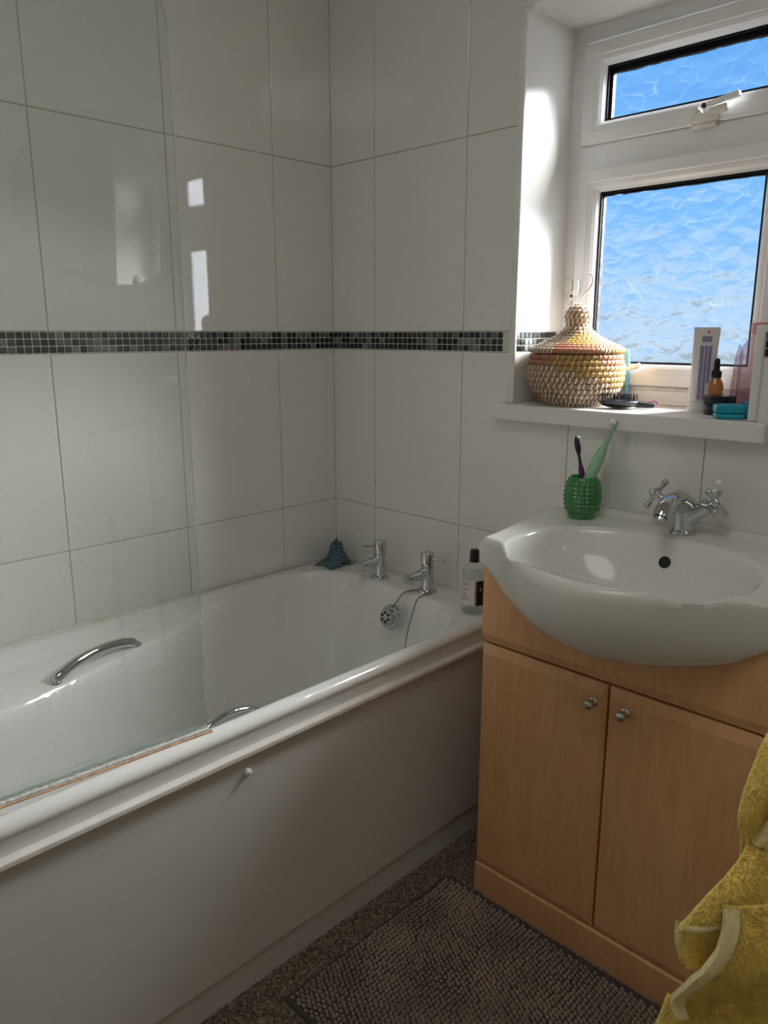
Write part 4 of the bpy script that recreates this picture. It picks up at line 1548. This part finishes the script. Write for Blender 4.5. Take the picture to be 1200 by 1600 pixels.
# ================================================================== FLOOR THINGS
# carpet pile near the bath
b = MB()
bmv = b.bm
for i in range(16000):
    x = random.uniform(0.66, 0.84)
    y = random.uniform(-1.05, -0.02)
    if x > 0.745 and -0.815 < y < -0.32:
        if x > 0.75:
            continue
    h = random.uniform(0.003, 0.0065)
    r = random.uniform(0.0013, 0.0024)
    a = random.random() * 6.28
    dx, dy = random.uniform(-0.002, 0.002), random.uniform(-0.002, 0.002)
    base = [Vector((x + r * math.cos(a + q * 2.094), y + r * math.sin(a + q * 2.094), 0.0)) for q in range(3)]
    tip = Vector((x + dx, y + dy, h))
    b.vf(base + [tip], [(0, 1, 3), (1, 2, 3), (2, 0, 3)])
b.done('carpet_pile', 'carpet', floor, kind='stuff')

# bath mat: dense chenille nubs
MX0, MX1, MY0, MY1 = 0.740, 1.420, -0.815, -0.318
MAT = thing('bath_mat', (1.08, -0.566, 0.0), 'dark taupe chenille bath mat on the carpet in front of the cabinet', 'bath mat')
b = MB()
b.box(MX0, MX1, MY0, MY1, 0.001, 0.007, 0.002, 2)
b.done('backing', 'mat_border', MAT)
me_n = bpy.data.meshes.new('chenille_nubs')
V, F = [], []
px, py = 0.0100, 0.0102
nx, ny = int((MX1 - MX0 - 0.022) / px), int((MY1 - MY0 - 0.022) / py)
for i in range(nx):
    for k in range(ny):
        x = MX0 + 0.014 + i * px + random.uniform(-0.0012, 0.0012)
        y = MY0 + 0.014 + k * py + (0.0051 if i % 2 else 0) + random.uniform(-0.0012, 0.0012)
        if y > MY1 - 0.008:
            continue
        h = 0.0150 + 0.005 * noise.noise(Vector((x * 9, y * 9, 0))) + random.uniform(-0.0012, 0.0012)
        r = 0.0047 + random.uniform(-0.0004, 0.0005)
        lx = 0.006 * noise.noise(Vector((x * 7, y * 7, 5))) + random.uniform(-0.001, 0.001)
        ly = 0.006 * noise.noise(Vector((x * 7, y * 7, 9))) + random.uniform(-0.001, 0.001)
        o0 = len(V)
        for q, (rr, hh, s) in enumerate(((0.75, 0.005, 0.0), (1.0, h * 0.62, 0.6), (0.72, h * 0.92, 0.95))):
            for t in range(6):
                a = 2 * PI * t / 6
                V.append((x + lx * s + r * rr * math.cos(a), y + ly * s + r * rr * math.sin(a), hh))
        V.append((x + lx, y + ly, h))
        for q in range(2):
            for t in range(6):
                F.append((o0 + q * 6 + t, o0 + q * 6 + (t + 1) % 6, o0 + (q + 1) * 6 + (t + 1) % 6, o0 + (q + 1) * 6 + t))
        for t in range(6):
            F.append((o0 + 12 + t, o0 + 12 + (t + 1) % 6, o0 + 18))
me_n.from_pydata(V, [], F)
me_n.materials.append(MATS['mat_fabric'])
me_n.polygons.foreach_set('use_smooth', [True] * len(me_n.polygons))
no = bpy.data.objects.new('chenille_nubs', me_n)
COL.objects.link(no)
no.parent = MAT
me_n.transform(Matrix.Translation(-MAT.location))
no['kind'] = 'stuff'

# ================================================================== TOWEL ON A STAND
TO = Vector((1.530, -0.880, 0.730))
TXA = Vector((0.712, 0.702, 0.0))          # sideways
TDA = Vector((0.700, -0.714, 0.0))         # out into the room
TW = thing('towel', (1.60, -0.81, 0.0), 'fluffy yellow towel with pale hems hanging in loose folds by the cabinet', 'towel')
def tp(px_, pz_, d):
    """towel space in centimetres: sideways, up, outwards"""
    return TO + TXA * (px_ * 0.01) + Vector((0, 0, pz_ * 0.01)) + TDA * (d * 0.01)
SHEETS = []
def sheet(rows_, amp, nfold, nc=34, nr_per=7, seed=0.0, edge_round=1.2, thick=0.35):
    """rows_: (left_s, left_z, right_s, right_z, depth) in cm"""
    tabs = [[(i, r[j]) for i, r in enumerate(rows_)] for j in range(5)]
    nr = (len(rows_) - 1) * nr_per + 1
    out = []
    for i in range(nr):
        t = i / nr_per
        ls, lz, rs, rz_, dd = [interp(tb_, t) for tb_ in tabs]
        r = []
        for k in range(nc):
            u_ = (k / (nc - 1)) ** 1.25
            s = lerp(ls, rs, u_)
            z = lerp(lz, rz_, u_)
            rnd = -edge_round * math.exp(-u_ * 14)
            fold = amp * math.sin(nfold * u_ * PI + seed + 0.35 * t) + 0.5 * amp * noise.noise(Vector((s * 0.35, z * 0.22, seed)))
            wob = 0.12 * noise.noise(Vector((s * 1.3, z * 1.3, seed + 4)))
            r.append(tp(s, z, dd + rnd + fold * min(1, u_ * 5) + wob))
        out.append(r)
    SHEETS.append(out)
    b_.grid(out)
    backr = [[p - TDA * (thick * 0.01) for p in r] for r in out]
    b_.grid(backr)
    b_.grid([[r[0] for r in out], [r[0] for r in backr]])
    b_.grid([out[-1], backr[-1]])
    return out
b_ = MB()
A_ = sheet([(6.5, 29.0, 14, 29.0, 0.0), (5.6, 24.2, 14, 25.0, 0.6), (4.2, 20.2, 14, 21, 1.2), (2.6, 17.0, 14, 18, 1.6), (1.4, 12.8, 14, 13, 1.9), (1.2, 9.6, 14, 9.5, 1.6), (2.2, 6.5, 14, 5.5, 0.6), (3.0, 3.0, 14, 2.0, -0.6)], 0.75, 3.2, seed=1.0)
A2_ = sheet([(4.6, 22.0, 14, 22.0, 1.6), (3.6, 18.0, 14, 18.5, 3.0), (4.3, 14.2, 14, 14.6, 3.4), (3.9, 11.0, 14, 11.2, 3.4), (2.7, 7.2, 14, 8.4, 2.4)], 0.5, 2.2, seed=4.2, edge_round=1.6)
B_ = sheet([(3.0, 8.0, 14, 9.5, 0.6), (2.2, 6.6, 14, 8.4, 1.8), (0.6, 4.8, 14, 7.2, 2.8), (-1.6, 2.5, 14, 5.8, 3.3), (-3.1, 0.3, 14, 4.4, 3.3), (-3.85, -1.15, 14, 3.0, 3.0)], 0.35, 1.6, seed=2.2)
U_ = sheet([(-3.8, -1.2, 0.8, -0.8, 2.4), (-3.7, -3.2, 0.5, -3.2, 2.2), (-3.2, -5.4, 0.0, -5.2, 2.2)], 0.1, 1.0, nc=14, seed=0.4)
F_ = sheet([(-0.5, 2.4, 14, 3.6, 3.6), (-0.75, 0.3, 14, 1.2, 4.4), (-1.35, -1.6, 14, -0.6, 4.7), (-2.3, -3.5, 14, -2.2, 4.7), (-3.1, -5.1, 14, -3.6, 4.2)], 0.3, 1.3, seed=5.0, edge_round=0.3)
G_ = sheet([(-3.1, -5.1, 14, -3.5, 4.1), (-3.75, -7.6, 14, -5.6, 3.0), (-4.0, -9.5, 14, -7.6, 2.2), (-3.6, -10.9, 14, -9.4, 2.6)], 0.35, 1.5, seed=3.1, edge_round=0.2)
H_ = sheet([(-3.7, -10.4, 14, -9.2, 1.6), (-4.3, -12.8, 14, -12.4, 1.6), (-4.8, -16.0, 14, -16.0, 1.4), (-5.0, -24.0, 14, -24.0, 1.2), (-4.6, -34.0, 14, -34.0, 0.8)], 0.6, 3.0, seed=0.9)
# over the rail and down the back
top_l, top_r = A_[0][0], A_[0][-1]
over = [list(A_[0])]
for k in range(1, 7):
    a = PI * k / 6
    over.append([p - TDA * (0.018 * (1 - math.cos(a))) + Vector((0, 0, 0.020 * math.sin(a))) for p in A_[0]])
over.append([p - TDA * 0.036 + Vector((0, 0, -0.25)) for p in A_[0]])
b_.grid(over)
b_.done('cloth', 'towel_yellow', TW, smooth=True, angle=70)
# looped pile standing off the cloth
b_ = MB()
for S_, cnt in ((A_, 4200), (A2_, 3600), (B_, 4600), (F_, 6000), (G_, 4200), (H_, 4200), (U_, 500)):
    nr, nc = len(S_), len(S_[0])
    for _ in range(cnt):
        i, k = random.randrange(nr - 1), random.randrange(nc - 1)
        u_, v_ = random.random(), random.random()
        p = S_[i][k].lerp(S_[i][k + 1], u_).lerp(S_[i + 1][k].lerp(S_[i + 1][k + 1], u_), v_)
        nm = (S_[i][k + 1] - S_[i][k]).cross(S_[i + 1][k] - S_[i][k])
        if nm.length < 1e-12:
            continue
        nm.normalize()
        if nm.dot(TDA) < 0:
            nm = -nm
        t1 = nm.orthogonal().normalized()
        t2 = nm.cross(t1)
        a = random.random() * 6.28
        r_ = random.uniform(0.0007, 0.0013)
        tip = p + nm * random.uniform(0.0022, 0.0046) + Vector((random.uniform(-1, 1), random.uniform(-1, 1), random.uniform(-1.6, 0.4))) * 0.0013
        b_.vf([p + (t1 * math.cos(a + q) + t2 * math.sin(a + q)) * r_ - nm * 0.0003 for q in (0, 2.094, 4.189)] + [tip], [(0, 1, 3), (1, 2, 3), (2, 0, 3)])
b_.done('pile', 'towel_yellow', TW, kind='stuff')
def hem(edge, inward, w, nm):
    h_ = MB()
    rr = []
    for p, q in zip(edge, inward):
        d_ = (q - p)
        d_ = d_.normalized() if d_.length > 1e-6 else TXA
        rr.append([p - d_ * 0.002 - TDA * 0.003, p - d_ * 0.002 + TDA * 0.0035, p + d_ * w * 0.5 + TDA * 0.005, p + d_ * w + TDA * 0.0035, p + d_ * w - TDA * 0.002])
    h_.grid(rr)
    h_.done(nm, 'towel_hem', TW, smooth=True, angle=60)
FG_ = F_ + G_[3:]
hem([r[0] for r in FG_], [r[6] for r in FG_], 0.011, 'hem')
hem([r[0] for r in A2_], [r[6] for r in A2_], 0.006, 'hem')
hem(B_[-1][:9], B_[-3][:9], 0.007, 'hem')
hem([r[0] for r in U_], [r[4] for r in U_], 0.004, 'hem')
# chrome stand that carries it
STN = thing('towel_stand', (1.66, -0.75, 0.0), 'chrome towel stand carrying the yellow towel', 'towel stand')
r0 = tp(7.0, 27.6, -1.8)
r1 = tp(44.0, 27.6, -1.8)
b = MB()
b.tube([r0, r1], 0.009, 16)
b.done('rail', 'chrome', STN, smooth=True, angle=40)
for s in (16.0, 43.0):
    f0 = tp(s, 0, -1.8)
    b = MB()
    b.tube([Vector((f0.x, f0.y, 0.012)), Vector((f0.x, f0.y, r0.z))], 0.010, 16)
    b.done('post', 'chrome', STN, smooth=True, angle=40)
    b = MB()
    q0 = f0 + TDA * 0.13
    q1 = f0 - TDA * 0.13
    b.tube([Vector((q0.x, q0.y, 0.010)), Vector((q1.x, q1.y, 0.010))], 0.010, 14)
    b.done('foot', 'chrome', STN, smooth=True, angle=40)

# ================================================================== OUT OF FRAME: mirror on the right wall, added fill lamp
MRX, MRY, MRZ = RX - 0.030, -0.53, 1.685
MRN = Vector((-1, 0, -0.081)).normalized()                # hangs tilted a little forward
MR = thing('wall_mirror', (RX, MRY, MRZ), 'round frameless mirror on the right wall, seen reflected in the shower screen', 'mirror')
b = MB()
b.lathe([(0.28, 0.0), (0.28, 0.004), (0.268, 0.006), (0.0, 0.006)], (MRX, MRY, MRZ), MRN, 64)
b.done('mirror_plate', 'mirror', MR)
b = MB()
b.lathe([(0.283, -0.002), (0.283, 0.0035), (0.2798, 0.0035)], (MRX, MRY, MRZ), MRN, 64)
b.done('mirror_rim', 'chrome_dull', MR)
b = MB()
b.tube([(RX - 0.001, MRY, MRZ - 0.16), (MRX + 0.014, MRY, MRZ - 0.16)], 0.02, 16)
b.tube([(RX - 0.001, MRY, MRZ + 0.16), (MRX - 0.010, MRY, MRZ + 0.16)], 0.02, 16)
b.done('mirror_bracket', 'chrome_dull', MR, kind='stuff')

# unseen fill lamp on the ceiling, added to brighten the dim room
LX, LY = 1.30, -1.22
def fill_lamp_mat():
    mt = bpy.data.materials.new('lamp_diffuser')
    mt.use_nodes = True
    n = mt.node_tree
    n.nodes.clear()
    o_ = n.nodes.new('ShaderNodeOutputMaterial')
    e_ = n.nodes.new('ShaderNodeEmission')
    e_.inputs[0].default_value = (1.0, 0.97, 0.92, 1)
    e_.inputs[1].default_value = 3.0
    n.links.new(e_.outputs[0], o_.inputs[0])
    MATS['lamp_diffuser'] = mt
fill_lamp_mat()
CL = thing('ceiling_lamp', (LX, LY, RZ), 'round white flush lamp on the ceiling', 'lamp')
b = MB()
b.lathe([(0.43, 0.0005), (0.43, 0.02), (0.42, 0.024), (0.40, 0.024)], (LX, LY, RZ), (0, 0, -1), 48)
b.done('lamp_base', 'paint_white', CL, smooth=True, angle=40)
b = MB()
b.lathe([(0.40, 0.022), (0.395, 0.038), (0.34, 0.062), (0.22, 0.080), (0.10, 0.087), (0.0, 0.088)], (LX, LY, RZ), (0, 0, -1), 48)
b.done('diffuser', 'lamp_diffuser', CL, smooth=True, angle=60)
